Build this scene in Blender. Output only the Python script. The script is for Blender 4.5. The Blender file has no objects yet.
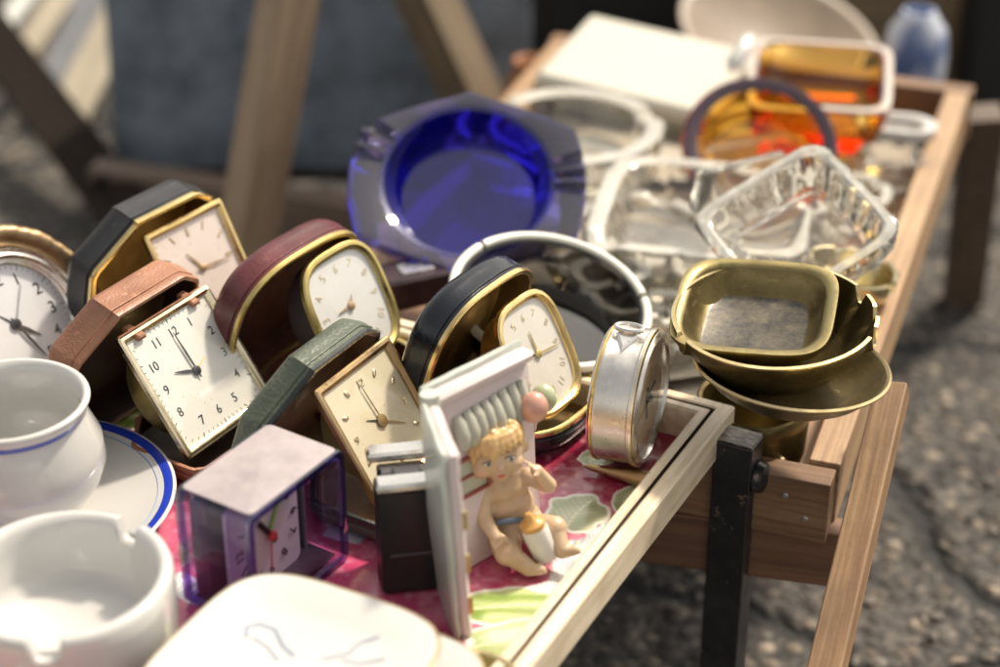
import bpy, bmesh, math, random
import numpy as np
from mathutils import Vector, Matrix, noise

C = bpy.context.scene.collection
SC = bpy.context.scene
PI = math.pi
R = math.radians
random.seed(7)

# ------------------------------------------------------------------ camera, light, exposure
FPX, PITCH, CAMH = 1944.0, R(30), 70.0          # focal length in photo pixels, pitch, height in cm
cam_d = bpy.data.cameras.new('camera'); cam = bpy.data.objects.new('camera', cam_d); C.objects.link(cam)
cam_d.sensor_width = 36; cam_d.lens = FPX/1000*36
cam.location = (0, 0, CAMH*.01); cam.rotation_euler = (R(60), 0, 0)
cam_d.clip_start = .05; cam_d.clip_end = 500
cam_d.dof.use_dof = True; cam_d.dof.focus_distance = .87; cam_d.dof.aperture_fstop = 4.1
cam_d.dof.aperture_blades = 9
SC.camera = cam

SUN_EL, SUN_AZ = 52, 44                          # azimuth from +Y towards +X
world = bpy.data.worlds.new('World'); SC.world = world; world.use_nodes = True
wn = world.node_tree; wn.nodes.clear()
sky = wn.nodes.new('ShaderNodeTexSky'); sky.sky_type = 'NISHITA'; sky.sun_disc = False
sky.sun_elevation = R(SUN_EL); sky.sun_rotation = R(SUN_AZ); sky.dust_density = 3.0; sky.air_density = 1.0
hs = wn.nodes.new('ShaderNodeHueSaturation'); hs.inputs['Saturation'].default_value = .22
bg = wn.nodes.new('ShaderNodeBackground'); bg.inputs['Strength'].default_value = .115
wo = wn.nodes.new('ShaderNodeOutputWorld')
wn.links.new(sky.outputs[0], hs.inputs['Color']); wm = wn.nodes.new('ShaderNodeMix'); wm.data_type = 'RGBA'; wm.blend_type = 'MULTIPLY'; wm.inputs[0].default_value = 1; wm.inputs[7].default_value = (1.06, 1.0, .90, 1)
wn.links.new(hs.outputs[0], wm.inputs[6]); wn.links.new(wm.outputs[2], bg.inputs[0]); wn.links.new(bg.outputs[0], wo.inputs[0])
sl = bpy.data.lights.new('sun', 'SUN'); so = bpy.data.objects.new('sun', sl); C.objects.link(so)
sl.energy = 2.75; sl.angle = R(5); sl.color = (1, .87, .70)
sd = Vector((math.sin(R(SUN_AZ))*math.cos(R(SUN_EL)), math.cos(R(SUN_AZ))*math.cos(R(SUN_EL)), math.sin(R(SUN_EL))))
so.rotation_euler = sd.to_track_quat('Z', 'Y').to_euler(); so.location = (0, 0, 5)
SC.view_settings.view_transform = 'Standard'; SC.view_settings.look = 'None'
SC.view_settings.exposure = .9; SC.view_settings.gamma = 1
SC.cycles.max_bounces = 14; SC.cycles.transmission_bounces = 10; SC.cycles.transparent_max_bounces = 12
SC.cycles.caustics_refractive = True; SC.cycles.sample_clamp_indirect = 6; SC.cycles.blur_glossy = .6
SC.cycles.use_denoising = True

def at(px, py, z):
    """photo pixel -> point (cm) at height z"""
    u = (px-500)/FPX; v = (333.5-py)/FPX
    d = (u, math.cos(PITCH)+v*math.sin(PITCH), -math.sin(PITCH)+v*math.cos(PITCH))
    t = (z-CAMH)/d[2]
    return Vector((d[0]*t, d[1]*t, z))
def pd(px, py, D):
    """photo pixel -> point (cm) at depth D"""
    u = (px-500)/FPX*D; v = (333.5-py)/FPX*D
    return Vector((u, D*math.cos(PITCH)+v*math.sin(PITCH), CAMH-D*math.sin(PITCH)+v*math.cos(PITCH)))

# ------------------------------------------------------------------ materials
MATS = {}
def srgb(h):
    h = h.lstrip('#'); c = [int(h[i:i+2], 16)/255 for i in (0, 2, 4)]
    return tuple(((x+.055)/1.055)**2.4 if x > .04 else x/12.92 for x in c)
class NT:
    def __init__(s, name):
        s.m = bpy.data.materials.new(name); s.m.use_nodes = True; s.t = s.m.node_tree
        s.b = s.t.nodes['Principled BSDF']; s.out = s.t.nodes['Material Output']; s.co = None
    def n(s, kind, **kw):
        nd = s.t.nodes.new('ShaderNode'+kind)
        for k, v in kw.items():
            if hasattr(nd, k): setattr(nd, k, v)
            else: nd.inputs[k.replace('_', ' ')].default_value = v
        return nd
    def l(s, a, b): s.t.links.new(a, b)
    def coord(s, scale=(1, 1, 1)):
        if not s.co: s.co = s.n('TexCoord')
        mp = s.n('Mapping'); mp.inputs['Scale'].default_value = scale; s.l(s.co.outputs['Object'], mp.inputs[0]); return mp.outputs[0]
    def noise(s, scale, detail=4, rough=.55, st=(1, 1, 1), dist=0):
        nd = s.n('TexNoise', Scale=scale, Detail=detail, Roughness=rough, Distortion=dist); s.l(s.coord(st), nd.inputs['Vector']); return nd.outputs[0]
    def vor(s, scale, feature='F1', st=(1, 1, 1), out='Distance'):
        nd = s.n('TexVoronoi', feature=feature); nd.inputs['Scale'].default_value = scale; s.l(s.coord(st), nd.inputs['Vector']); return nd.outputs[out]
    def ramp(s, fac, stops, mode='LINEAR'):
        r = s.n('ValToRGB'); r.color_ramp.interpolation = mode; e = r.color_ramp.elements
        while len(e) < len(stops): e.new(.5)
        for i, (p, c) in enumerate(stops):
            e[i].position = p; e[i].color = (c, c, c, 1) if isinstance(c, (int, float)) else (*c, 1)
        s.l(fac, r.inputs[0]); return r.outputs[0]
    def mix(s, fac, a, b, bt='MIX'):
        m = s.n('Mix', data_type='RGBA', blend_type=bt)
        for sock, v in ((m.inputs[0], fac), (m.inputs[6], a), (m.inputs[7], b)):
            if isinstance(v, (int, float)): sock.default_value = v
            elif isinstance(v, tuple): sock.default_value = (*v, 1)
            else: s.l(v, sock)
        return m.outputs[2]
    def bump(s, h, strength=.3, dist=.001, prev=None):
        b = s.n('Bump', Strength=strength, Distance=dist); s.l(h, b.inputs['Height'])
        if prev is not None: s.l(prev, b.inputs['Normal'])
        s.l(b.outputs[0], s.b.inputs['Normal']); return b.outputs[0]
    def set(s, **kw):
        for k, v in kw.items():
            k = k.replace('_', ' ')
            sock = s.b.inputs[k]
            if isinstance(v, tuple): sock.default_value = (*v, 1) if len(v) == 3 else v
            elif isinstance(v, (int, float)): sock.default_value = v
            else: s.l(v, sock)
        return s

def mat(name, fn):
    if name not in MATS:
        nt = NT(name); fn(nt); MATS[name] = nt.m
    return MATS[name]

def leather(name, col, dark, gloss=.38, grain=900, bs=.5):
    def f(t):
        n1 = t.noise(60, 5)
        v = t.vor(grain)
        c = t.mix(t.ramp(n1, [(.3, 0), (.7, 1)]), dark, col)
        wear = t.ramp(t.noise(140, 6, .7), [(.62, 0), (.74, 1)])
        c = t.mix(wear, c, tuple(min(1, x*1.5+.02) for x in col))
        t.set(Base_Color=c, Roughness=t.ramp(t.noise(90), [(.3, gloss-.08), (.7, gloss+.12)]))
        b = t.bump(v, bs, .0004); t.bump(t.noise(35), .25, .001, b)
    return mat(name, f)
def metal(name, col, dark, rough=.22, spots=True, aniso=0):
    def f(t):
        n1 = t.ramp(t.noise(45, 6, .65), [(.38, 0), (.62, 1)])
        c = t.mix(n1, col, tuple((a*2+b)/3 for a, b in zip(col, dark)))
        r = t.ramp(t.noise(110, 6, .7), [(.3, rough*.7), (.7, rough*1.6)])
        if spots:
            sp = t.ramp(t.noise(420, 3, .6), [(.66, 0), (.72, 1)])
            c = t.mix(sp, c, dark)
        t.set(Base_Color=c, Metallic=1., Roughness=r)
        t.bump(t.noise(300, 4, .6), .05, .0003)
    return mat(name, f)
def wood(name, light, dark, axis=0, scale=1., rough=.62, grime=.5):
    def f(t):
        st = [26*scale]*3; st[axis] = 1.6*scale
        g = t.noise(2.2, 8, .7, tuple(st), .6)
        st2 = [160*scale]*3; st2[axis] = 5*scale
        g2 = t.noise(1.8, 5, .7, tuple(st2))
        c = t.mix(t.ramp(g, [(.3, 0), (.68, 1)]), dark, light)
        c = t.mix(t.ramp(g2, [(.38, .5), (.55, 0)]), c, tuple(x*.45 for x in dark))
        kv = t.vor(9*scale, 'F1', tuple(1.0 if i_ != axis else .35 for i_ in range(3)))
        c = t.mix(t.ramp(kv, [(.05, .8), (.13, 0)]), c, tuple(x*.35 for x in dark))
        d = t.ramp(t.noise(14*scale, 5, .6), [(.42, 0), (.75, grime)])
        c = t.mix(d, c, tuple(x*.4 for x in dark))
        t.set(Base_Color=c, Roughness=rough)
        b_ = t.bump(g2, .5, .0007); t.bump(t.noise(30*scale, 5, .7), .35, .0015, b_)
    return mat(name, f)
def paint(name, col, rough=.4, var=.12, chips=None, coat=0., sss=0.):
    def f(t):
        n1 = t.noise(35, 5)
        c = t.mix(t.ramp(n1, [(.3, 0), (.7, 1)]), tuple(x*(1-var) for x in col), col)
        if chips:
            k = t.ramp(t.noise(120, 7, .75), [(.66, 0), (.69, 1)])
            c = t.mix(k, c, chips)
        t.set(Base_Color=c, Roughness=rough)
        if coat: t.set(Coat_Weight=coat, Coat_Roughness=.06)
        if sss: t.set(Subsurface_Weight=sss, Subsurface_Scale=.004)
        t.bump(t.noise(260, 4), .08, .0004)
    return mat(name, f)
def glass(name, col, rough=.0, ior=1.5, wav=.15):
    def f(t):
        t.set(Base_Color=col, Roughness=rough, IOR=ior, Transmission_Weight=1.)
        t.bump(t.noise(70, 3), wav, .001)
    return mat(name, f)
def thin_glass(name, tint=(1, 1, 1), refl=.035):
    def f(t):
        tr = t.n('BsdfTransparent'); tr.inputs[0].default_value = (*tint, 1)
        gl = t.n('BsdfGlossy', Roughness=.05); gl.inputs[0].default_value = (1, 1, 1, 1)
        lw = t.n('LayerWeight', Blend=.5); mx = t.n('MixShader')
        pw = t.n('Math', operation='POWER'); t.l(lw.outputs['Facing'], pw.inputs[0]); pw.inputs[1].default_value = 4.5
        ml = t.n('Math', operation='MULTIPLY_ADD'); t.l(pw.outputs[0], ml.inputs[0]); ml.inputs[1].default_value = .7; ml.inputs[2].default_value = refl
        t.l(ml.outputs[0], mx.inputs[0]); t.l(tr.outputs[0], mx.inputs[1]); t.l(gl.outputs[0], mx.inputs[2]); t.l(mx.outputs[0], t.out.inputs[0])
    return mat(name, f)

GOLD = metal('gold', (.86, .66, .30), (.30, .19, .06), .2)
GOLDS = metal('satin_gold', (.62, .50, .20), (.25, .17, .05), .36)
PALEGOLD = metal('pale_gold', (.90, .78, .55), (.4, .28, .12), .2)
OLDGOLD = metal('old_gold', (.50, .36, .20), (.12, .07, .03), .34)
BRONZE = metal('bronze', (.30, .21, .12), (.10, .07, .04), .36)
SILVER = metal('silver', (.80, .79, .76), (.38, .34, .27), .22)
SMOOTHS = metal('smooth_silver', (.84, .82, .78), (.6, .58, .52), .24, False)
STEEL = metal('steel', (.60, .60, .60), (.22, .20, .17), .3)
def olive():
    def f(t):
        c = t.mix(t.ramp(t.noise(30, 6, .65), [(.35, 0), (.65, 1)]), (.095, .068, .022), (.21, .16, .065))
        c = t.mix(t.ramp(t.noise(320, 5, .7), [(.62, 0), (.68, .8)]), c, (.05, .035, .015))
        sc = t.ramp(t.noise(3, 6, .7, (30, 30, 260)), [(.60, 0), (.66, .5)])
        c = t.mix(sc, c, (.42, .34, .18))
        t.set(Base_Color=c, Metallic=.75, Roughness=t.ramp(t.noise(80, 6, .7), [(.3, .22), (.7, .46)]))
        t.bump(t.noise(240, 5), .1, .0004)
    return mat('olive_patina', f)
OLIVE = olive()
OLIVE_LIP = metal('pale_brass', (.66, .54, .30), (.35, .25, .1), .3)  # paler brass for lips, edge lines and knob
WHITE = paint('white_ceramic', (.56, .555, .54), .12, .03, None, .6)
BLACKM = paint('black_mark', (.012, .012, .014), .4, .1)
BLACKP = paint('black_plastic', (.02, .021, .024), .32, .2)
GREYP = paint('grey_plastic', (.10, .10, .11), .4, .2)
BLUE = paint('blue_glaze', (.02, .05, .45), .15, .2, None, .5)
THIN = thin_glass('watch_glass')

# ------------------------------------------------------------------ mesh helpers (all in cm)
def outline_rect(w, h, r=.3, seg=6, cx=0, cy=0):
    pts = []
    for (sx, sy, a0) in ((1, -1, -90), (1, 1, 0), (-1, 1, 90), (-1, -1, 180)):
        for k in range(seg+1):
            a = R(a0+90*k/seg)
            pts.append((cx+sx*(w/2-r)+r*math.cos(a), cy+sy*(h/2-r)+r*math.sin(a)))
    return pts
def outline_super(w, h, p=3, n=64, taper=0, cx=0, cy=0):
    pts = []
    for k in range(n):
        a = 2*PI*k/n; c, s = math.cos(a), math.sin(a)
        f = (abs(c)**p+abs(s)**p)**(-1/p)
        x, y = f*c*w/2, f*s*h/2
        pts.append((cx+x*(1+taper*y/h), cy+y))
    return pts
def inset(pts, d):
    n = len(pts); out = []
    for i in range(n):
        a, b, c = Vector(pts[i-1]), Vector(pts[i]), Vector(pts[(i+1) % n])
        e1, e2 = (b-a), (c-b)
        if e1.length < 1e-9: e1 = e2
        if e2.length < 1e-9: e2 = e1
        n1 = Vector((-e1.y, e1.x)).normalized(); n2 = Vector((-e2.y, e2.x)).normalized()
        m = n1+n2
        m = m.normalized() if m.length > 1e-6 else n1
        k = d/max(.35, m.dot(n1))
        out.append((b.x+m.x*k, b.y+m.y*k))
    return out

class MB:
    def __init__(s): s.bm = bmesh.new()
    def ring(s, pts): return [s.bm.verts.new(p) for p in pts]
    def face(s, vs, mi=0):
        try: f = s.bm.faces.new(vs); f.material_index = mi; return f
        except ValueError: return None
    def bridge(s, a, b, mi=0):
        n = len(a)
        for i in range(n): s.face((a[i], a[(i+1) % n], b[(i+1) % n], b[i]), mi)
    def loft(s, outline, steps, cap0=True, cap1=True, M=None, mi=0, closed=False):
        """steps: (inset, height[, mat]); outline ccw -> walls face outward when the height grows"""
        M = M or Matrix(); rings = []
        for st in steps:
            o = outline(st[0]) if callable(outline) else inset(outline, st[0]) if abs(st[0]) > 1e-9 else outline
            rings.append(s.ring([M @ Vector((x, y, st[1])) for x, y in o]))
        for i in range(len(rings)-1):
            s.bridge(rings[i], rings[i+1], steps[i+1][2] if len(steps[i+1]) > 2 else mi)
        if closed: s.bridge(rings[-1], rings[0], mi)
        else:
            if cap0: s.face(rings[0][::-1], mi)
            if cap1: s.face(rings[-1], steps[-1][2] if len(steps[-1]) > 2 else mi)
        return s
    def box(s, c, d, M=None, r=0, rot=None):
        M = M or Matrix()
        T = M @ Matrix.Translation(c) @ (rot or Matrix())
        hz = d[2]/2
        if r:
            s.loft(outline_rect(d[0], d[1], r, 2), [(r, -hz), (0, -hz+r), (0, hz-r), (r, hz)], M=T)
        else:
            s.loft([(d[0]/2, -d[1]/2), (d[0]/2, d[1]/2), (-d[0]/2, d[1]/2), (-d[0]/2, -d[1]/2)], [(0, -hz), (0, hz)], M=T)
        return s
    def polar(s, prof, n=96, shape=None, zmod=None, M=None, cap=True):
        """prof: (r, z[, mat]) revolved about z"""
        M = M or Matrix(); rings = []
        for i, st in enumerate(prof):
            r, z = st[0], st[1]
            if r < 1e-6: rings.append([s.bm.verts.new(M @ Vector((0, 0, z)))]); continue
            vs = []
            for k in range(n):
                a = 2*PI*k/n; f = shape(a, i) if shape else 1
                dz = zmod(a, i, r, z) if zmod else 0
                vs.append(s.bm.verts.new(M @ Vector((r*f*math.cos(a), r*f*math.sin(a), z+dz))))
            rings.append(vs)
        for i in range(len(rings)-1):
            a, b = rings[i], rings[i+1]; mi = prof[i+1][2] if len(prof[i+1]) > 2 else 0
            if len(a) == 1 and len(b) == 1: continue
            if len(a) == 1:
                for k in range(n): s.face((a[0], b[(k+1) % n], b[k]), mi)
            elif len(b) == 1:
                for k in range(n): s.face((a[k], a[(k+1) % n], b[0]), mi)
            else: s.bridge(a, b, mi)
        return s
    def tube(s, pts, r, n=10, M=None, closed=False):
        M = M or Matrix(); pts = [Vector(p) for p in pts]; rings = []
        rr = r if isinstance(r, (list, tuple)) else [r]*len(pts)
        up = None
        for i, p in enumerate(pts):
            if closed: t = pts[(i+1) % len(pts)]-pts[i-1]
            else: t = pts[min(i+1, len(pts)-1)]-pts[max(i-1, 0)]
            t.normalize()
            if up is None: up = t.orthogonal().normalized()
            up = (up-t*up.dot(t)).normalized(); w = t.cross(up)
            rings.append(s.ring([M @ (p+up*rr[i]*math.cos(2*PI*k/n)+w*rr[i]*math.sin(2*PI*k/n)) for k in range(n)]))
        for i in range(len(rings)-1): s.bridge(rings[i], rings[i+1])
        if closed: s.bridge(rings[-1], rings[0])
        else: s.face(rings[0][::-1]); s.face(rings[-1])
        return s
    def ball(s, c, r, M=None, seg=20, rot=None):
        r = (r, r, r) if isinstance(r, (int, float)) else r
        T = (M or Matrix()) @ Matrix.Translation(c) @ (rot or Matrix()) @ Matrix.Diagonal((*r, 1))
        bmesh.ops.create_uvsphere(s.bm, u_segments=seg, v_segments=seg//2, radius=1, matrix=T); return s
    def text(s, txt, size, M, ext=.012, font_w=1.0):
        cu = bpy.data.curves.new('t', 'FONT'); cu.body = txt; cu.size = size; cu.extrude = ext; cu.align_x = 'CENTER'; cu.align_y = 'CENTER'
        cu.offset = .004*size; cu.resolution_u = 3
        ob = bpy.data.objects.new('t', cu); C.objects.link(ob)
        dg = bpy.context.evaluated_depsgraph_get()
        me = bpy.data.meshes.new_from_object(ob.evaluated_get(dg))
        me.transform(M @ Matrix.Diagonal((font_w, 1, 1, 1)))
        s.bm.from_mesh(me)
        bpy.data.objects.remove(ob); bpy.data.curves.remove(cu); bpy.data.meshes.remove(me); return s
    def build(s, name, mats, parent=None, M=None, smooth=42, bevel=0, recalc=True, subd=0):
        if recalc: bmesh.ops.recalc_face_normals(s.bm, faces=s.bm.faces)
        me = bpy.data.meshes.new(name); s.bm.to_mesh(me); s.bm.free()
        me.transform(Matrix.Scale(.01, 4) @ (M or Matrix()))
        for m in (mats if isinstance(mats, (list, tuple)) else [mats]): me.materials.append(m)
        for p in me.polygons: p.use_smooth = bool(smooth)
        if smooth: me.set_sharp_from_angle(angle=R(smooth))
        o = bpy.data.objects.new(name, me); C.objects.link(o)
        if parent: o.parent = parent
        if bevel:
            b = o.modifiers.new('bevel', 'BEVEL'); b.width = bevel*.01; b.segments = 2; b.limit_method = 'ANGLE'; b.angle_limit = R(35); b.harden_normals = True
        if subd:
            b = o.modifiers.new('s', 'SUBSURF'); b.levels = subd; b.render_levels = subd
        return o

def tag(o, label, cat, group=None, kind=None):
    if label: o['label'] = label
    if cat: o['category'] = cat
    if group: o['group'] = group
    if kind: o['kind'] = kind
    return o
def thing(name, loc, rot=(0, 0, 0), label=None, cat=None, group=None):
    o = bpy.data.objects.new(name, None); C.objects.link(o); o.empty_display_size = .01
    o.location = Vector(loc)*.01; o.rotation_euler = rot
    return tag(o, label, cat, group)
def frame_m(x, y, z, lean):
    """local face frame: columns = right, up along the face, out of the face"""
    s_, c_ = math.sin(R(lean)), math.cos(R(lean))
    return Matrix(((1, 0, 0, x), (0, s_, -c_, y), (0, c_, s_, z), (0, 0, 0, 1)))
def beam(name, a, b, w, h, m, parent=None, up=(0, 0, 1), bevel=.12, ext=0):
    """square bar from a to b (cm, world or parent space)"""
    a, b = Vector(a), Vector(b); d = (b-a).normalized(); L = (b-a).length
    u = Vector(up); s_ = d.cross(u).normalized(); u = s_.cross(d)
    T = Matrix((d, s_, u)).transposed().to_4x4(); T.translation = (a+b)/2
    o = MB().box((0, 0, 0), (L, w, h)).build(name, m, parent, smooth=30, bevel=bevel)
    o.matrix_local = Matrix.Translation(T.translation*.01) @ T.to_3x3().to_4x4()
    return o

# ------------------------------------------------------------------ ground
def asphalt():
    def f(t):
        co = (1, 1, 1)
        v = t.n('TexVoronoi'); v.inputs['Scale'].default_value = 92; v.inputs['Randomness'].default_value = 1
        t.l(t.coord(), v.inputs['Vector'])
        v2 = t.n('TexVoronoi'); v2.inputs['Scale'].default_value = 210; t.l(t.coord(), v2.inputs['Vector'])
        tone = t.ramp(v.outputs['Color'], [(.0, (.016, .014, .012)), (.45, (.048, .041, .034)), (.70, (.115, .092, .07)), (.94, (.30, .25, .195))])
        tone2 = t.ramp(v2.outputs['Color'], [(.2, (.02, .019, .018)), (.7, (.07, .062, .055)), (1, (.22, .19, .16))])
        stone = t.ramp(v.outputs['Distance'], [(.35, 1), (.55, 0)])
        c = t.mix(stone, tone2, tone)
        big = t.ramp(t.noise(5, 5, .6), [(.35, .55), (.65, 1.2)])
        c = t.mix(1., c, big, 'MULTIPLY')
        cr = t.n('TexVoronoi', feature='DISTANCE_TO_EDGE'); cr.inputs['Scale'].default_value = 3.4
        nz = t.n('TexNoise', Scale=6., Detail=6.); t.l(t.coord(), nz.inputs['Vector'])
        mm = t.n('Mix', data_type='VECTOR'); mm.inputs[0].default_value = .12; t.l(t.coord(), mm.inputs[4]); t.l(nz.outputs['Color'], mm.inputs[5]); t.l(mm.outputs[1], cr.inputs['Vector'])
        crack = t.ramp(cr.outputs['Distance'], [(.012, 1), (.03, 0)])
        c = t.mix(crack, c, (.006, .006, .006))
        t.set(Base_Color=c, Roughness=.8)
        b = t.bump(t.ramp(v.outputs['Distance'], [(.0, 1), (.6, 0)]), .9, .004)
        t.bump(t.ramp(cr.outputs['Distance'], [(.0, 0), (.03, 1)]), .8, .008, b)
    return mat('asphalt', f)
g = MB(); s_ = 3000
g.face([g.bm.verts.new(p) for p in ((-s_, -s_, 0), (s_, -s_, 0), (s_, s_, 0), (-s_, s_, 0))])
tag(g.build('ground', asphalt(), smooth=0), 'grey worn asphalt with light stone chips and cracks', 'ground', kind='structure')
# loose grit on the asphalt
GRIT = paint('grit_stone', (.16, .14, .12), .7, .5)
gm = MB(); rnd = random.Random(3)
for _ in range(1500):
    x, y = rnd.uniform(-55, 60), rnd.uniform(75, 215)
    r = rnd.choice((.2, .25, .3, .4, .55))*rnd.uniform(.7, 1.2)
    M = Matrix.Translation((x, y, r*.3)) @ Matrix.Rotation(rnd.uniform(0, 6), 4, 'Z') @ Matrix.Diagonal((r, r*rnd.uniform(.6, 1), r*.6, 1))
    bmesh.ops.create_icosphere(gm.bm, subdivisions=1, radius=1, matrix=M)
for v in gm.bm.verts: v.co += Vector((rnd.uniform(-.05, .05), rnd.uniform(-.05, .05), rnd.uniform(-.03, .05)))
tag(gm.build('loose_gravel', GRIT, smooth=0), 'small loose stones scattered on the asphalt', 'gravel', kind='stuff')

# ------------------------------------------------------------------ floral tray
FZ = 20.0                                        # tray floor
TC = Vector((11.0, 77.14)); TA = R(62.5)
tu = Vector((math.cos(TA), math.sin(TA)))         # away from the camera along the right rim
tw = Vector((-math.sin(TA), math.cos(TA)))        # to the left
TL_, TW_ = 42.0, 33.0                             # length towards the viewer, width
tray = thing('picture_tray', (TC.x, TC.y, FZ), (0, 0, TA), 'shallow tray with cream grooved wooden frame and pink floral picture under the clocks', 'tray')
# local x = towards the far side, local y = left; far right corner of the rim is the origin
def cream():
    def f(t):
        g2 = t.noise(2.0, 5, .7, (8, 120, 120))
        c = t.mix(t.ramp(g2, [(.35, 0), (.6, 1)]), (.60, .48, .33), (.78, .68, .51))
        ch = t.ramp(t.noise(210, 5, .7), [(.655, 0), (.69, 1)])
        c = t.mix(ch, c, (.20, .11, .05))
        d = t.ramp(t.noise(25, 5, .6), [(.5, 0), (.8, .6)])
        c = t.mix(d, c, (.35, .24, .13))
        t.set(Base_Color=c, Roughness=.36); t.bump(g2, .25, .0005)
    return mat('cream_wood', f)
CREAM = cream()
def cream_dark():
    return paint('groove_dark', (.10, .065, .04), .6, .4)  # darker brown for the faces of the frame groove
def rim_piece(length):
    """profile across y from 0 (outer) to 1.45 (inner), along x from -length to 0; mitred ends"""
    P_ = [(0, -.25), (0, 1.45), (.08, 1.56), (.62, 1.62), (.70, 1.56, 1), (.72, 1.36, 1), (.86, 1.36, 1), (.88, 1.56, 1), (.94, 1.62), (1.28, 1.62), (1.40, 1.5), (1.44, 1.3), (1.44, -.25)]
    m = MB(); ra, rb = [], []
    for p in P_:
        ra.append(m.bm.verts.new((-length+p[0], p[0], p[1]))); rb.append(m.bm.verts.new((-p[0], p[0], p[1])))
    n = len(P_)
    for i in range(n):
        j = (i+1) % n; mi = 1 if (len(P_[i]) > 2 and len(P_[j]) > 2) else 0
        m.face((ra[i], ra[j], rb[j], rb[i]), mi)
    m.face(ra); m.face(rb[::-1]); return m
# right rim runs along local x at y=0..1.44
rim_piece(TL_).build('rim', [CREAM, cream_dark()], tray, smooth=25)
o = rim_piece(TW_).build('rim', [CREAM, cream_dark()], tray, smooth=25)
o.rotation_euler = (0, 0, R(-90)); o.scale = (1, -1, 1)
o.location = (0, 0, 0)
# far rim: map (x,y)->: x along -> local y ; handled by a rotation + mirror baked below
me = o.data; me.transform(Matrix(((0, -1, 0, 0), (-1, 0, 0, 0), (0, 0, 1, 0), (0, 0, 0, 1)))); me.flip_normals(); o.rotation_euler = (0, 0, 0); o.scale = (1, 1, 1)
o = rim_piece(TW_).build('rim', [CREAM, cream_dark()], tray, smooth=25)
o.data.transform(Matrix(((0, 1, 0, -TL_*.01), (-1, 0, 0, 0), (0, 0, 1, 0), (0, 0, 0, 1))))
o = rim_piece(TL_).build('rim', [CREAM, cream_dark()], tray, smooth=25)
o.data.transform(Matrix(((1, 0, 0, 0), (0, -1, 0, TW_*.01), (0, 0, 1, 0), (0, 0, 0, 1)))); o.data.flip_normals()
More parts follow.
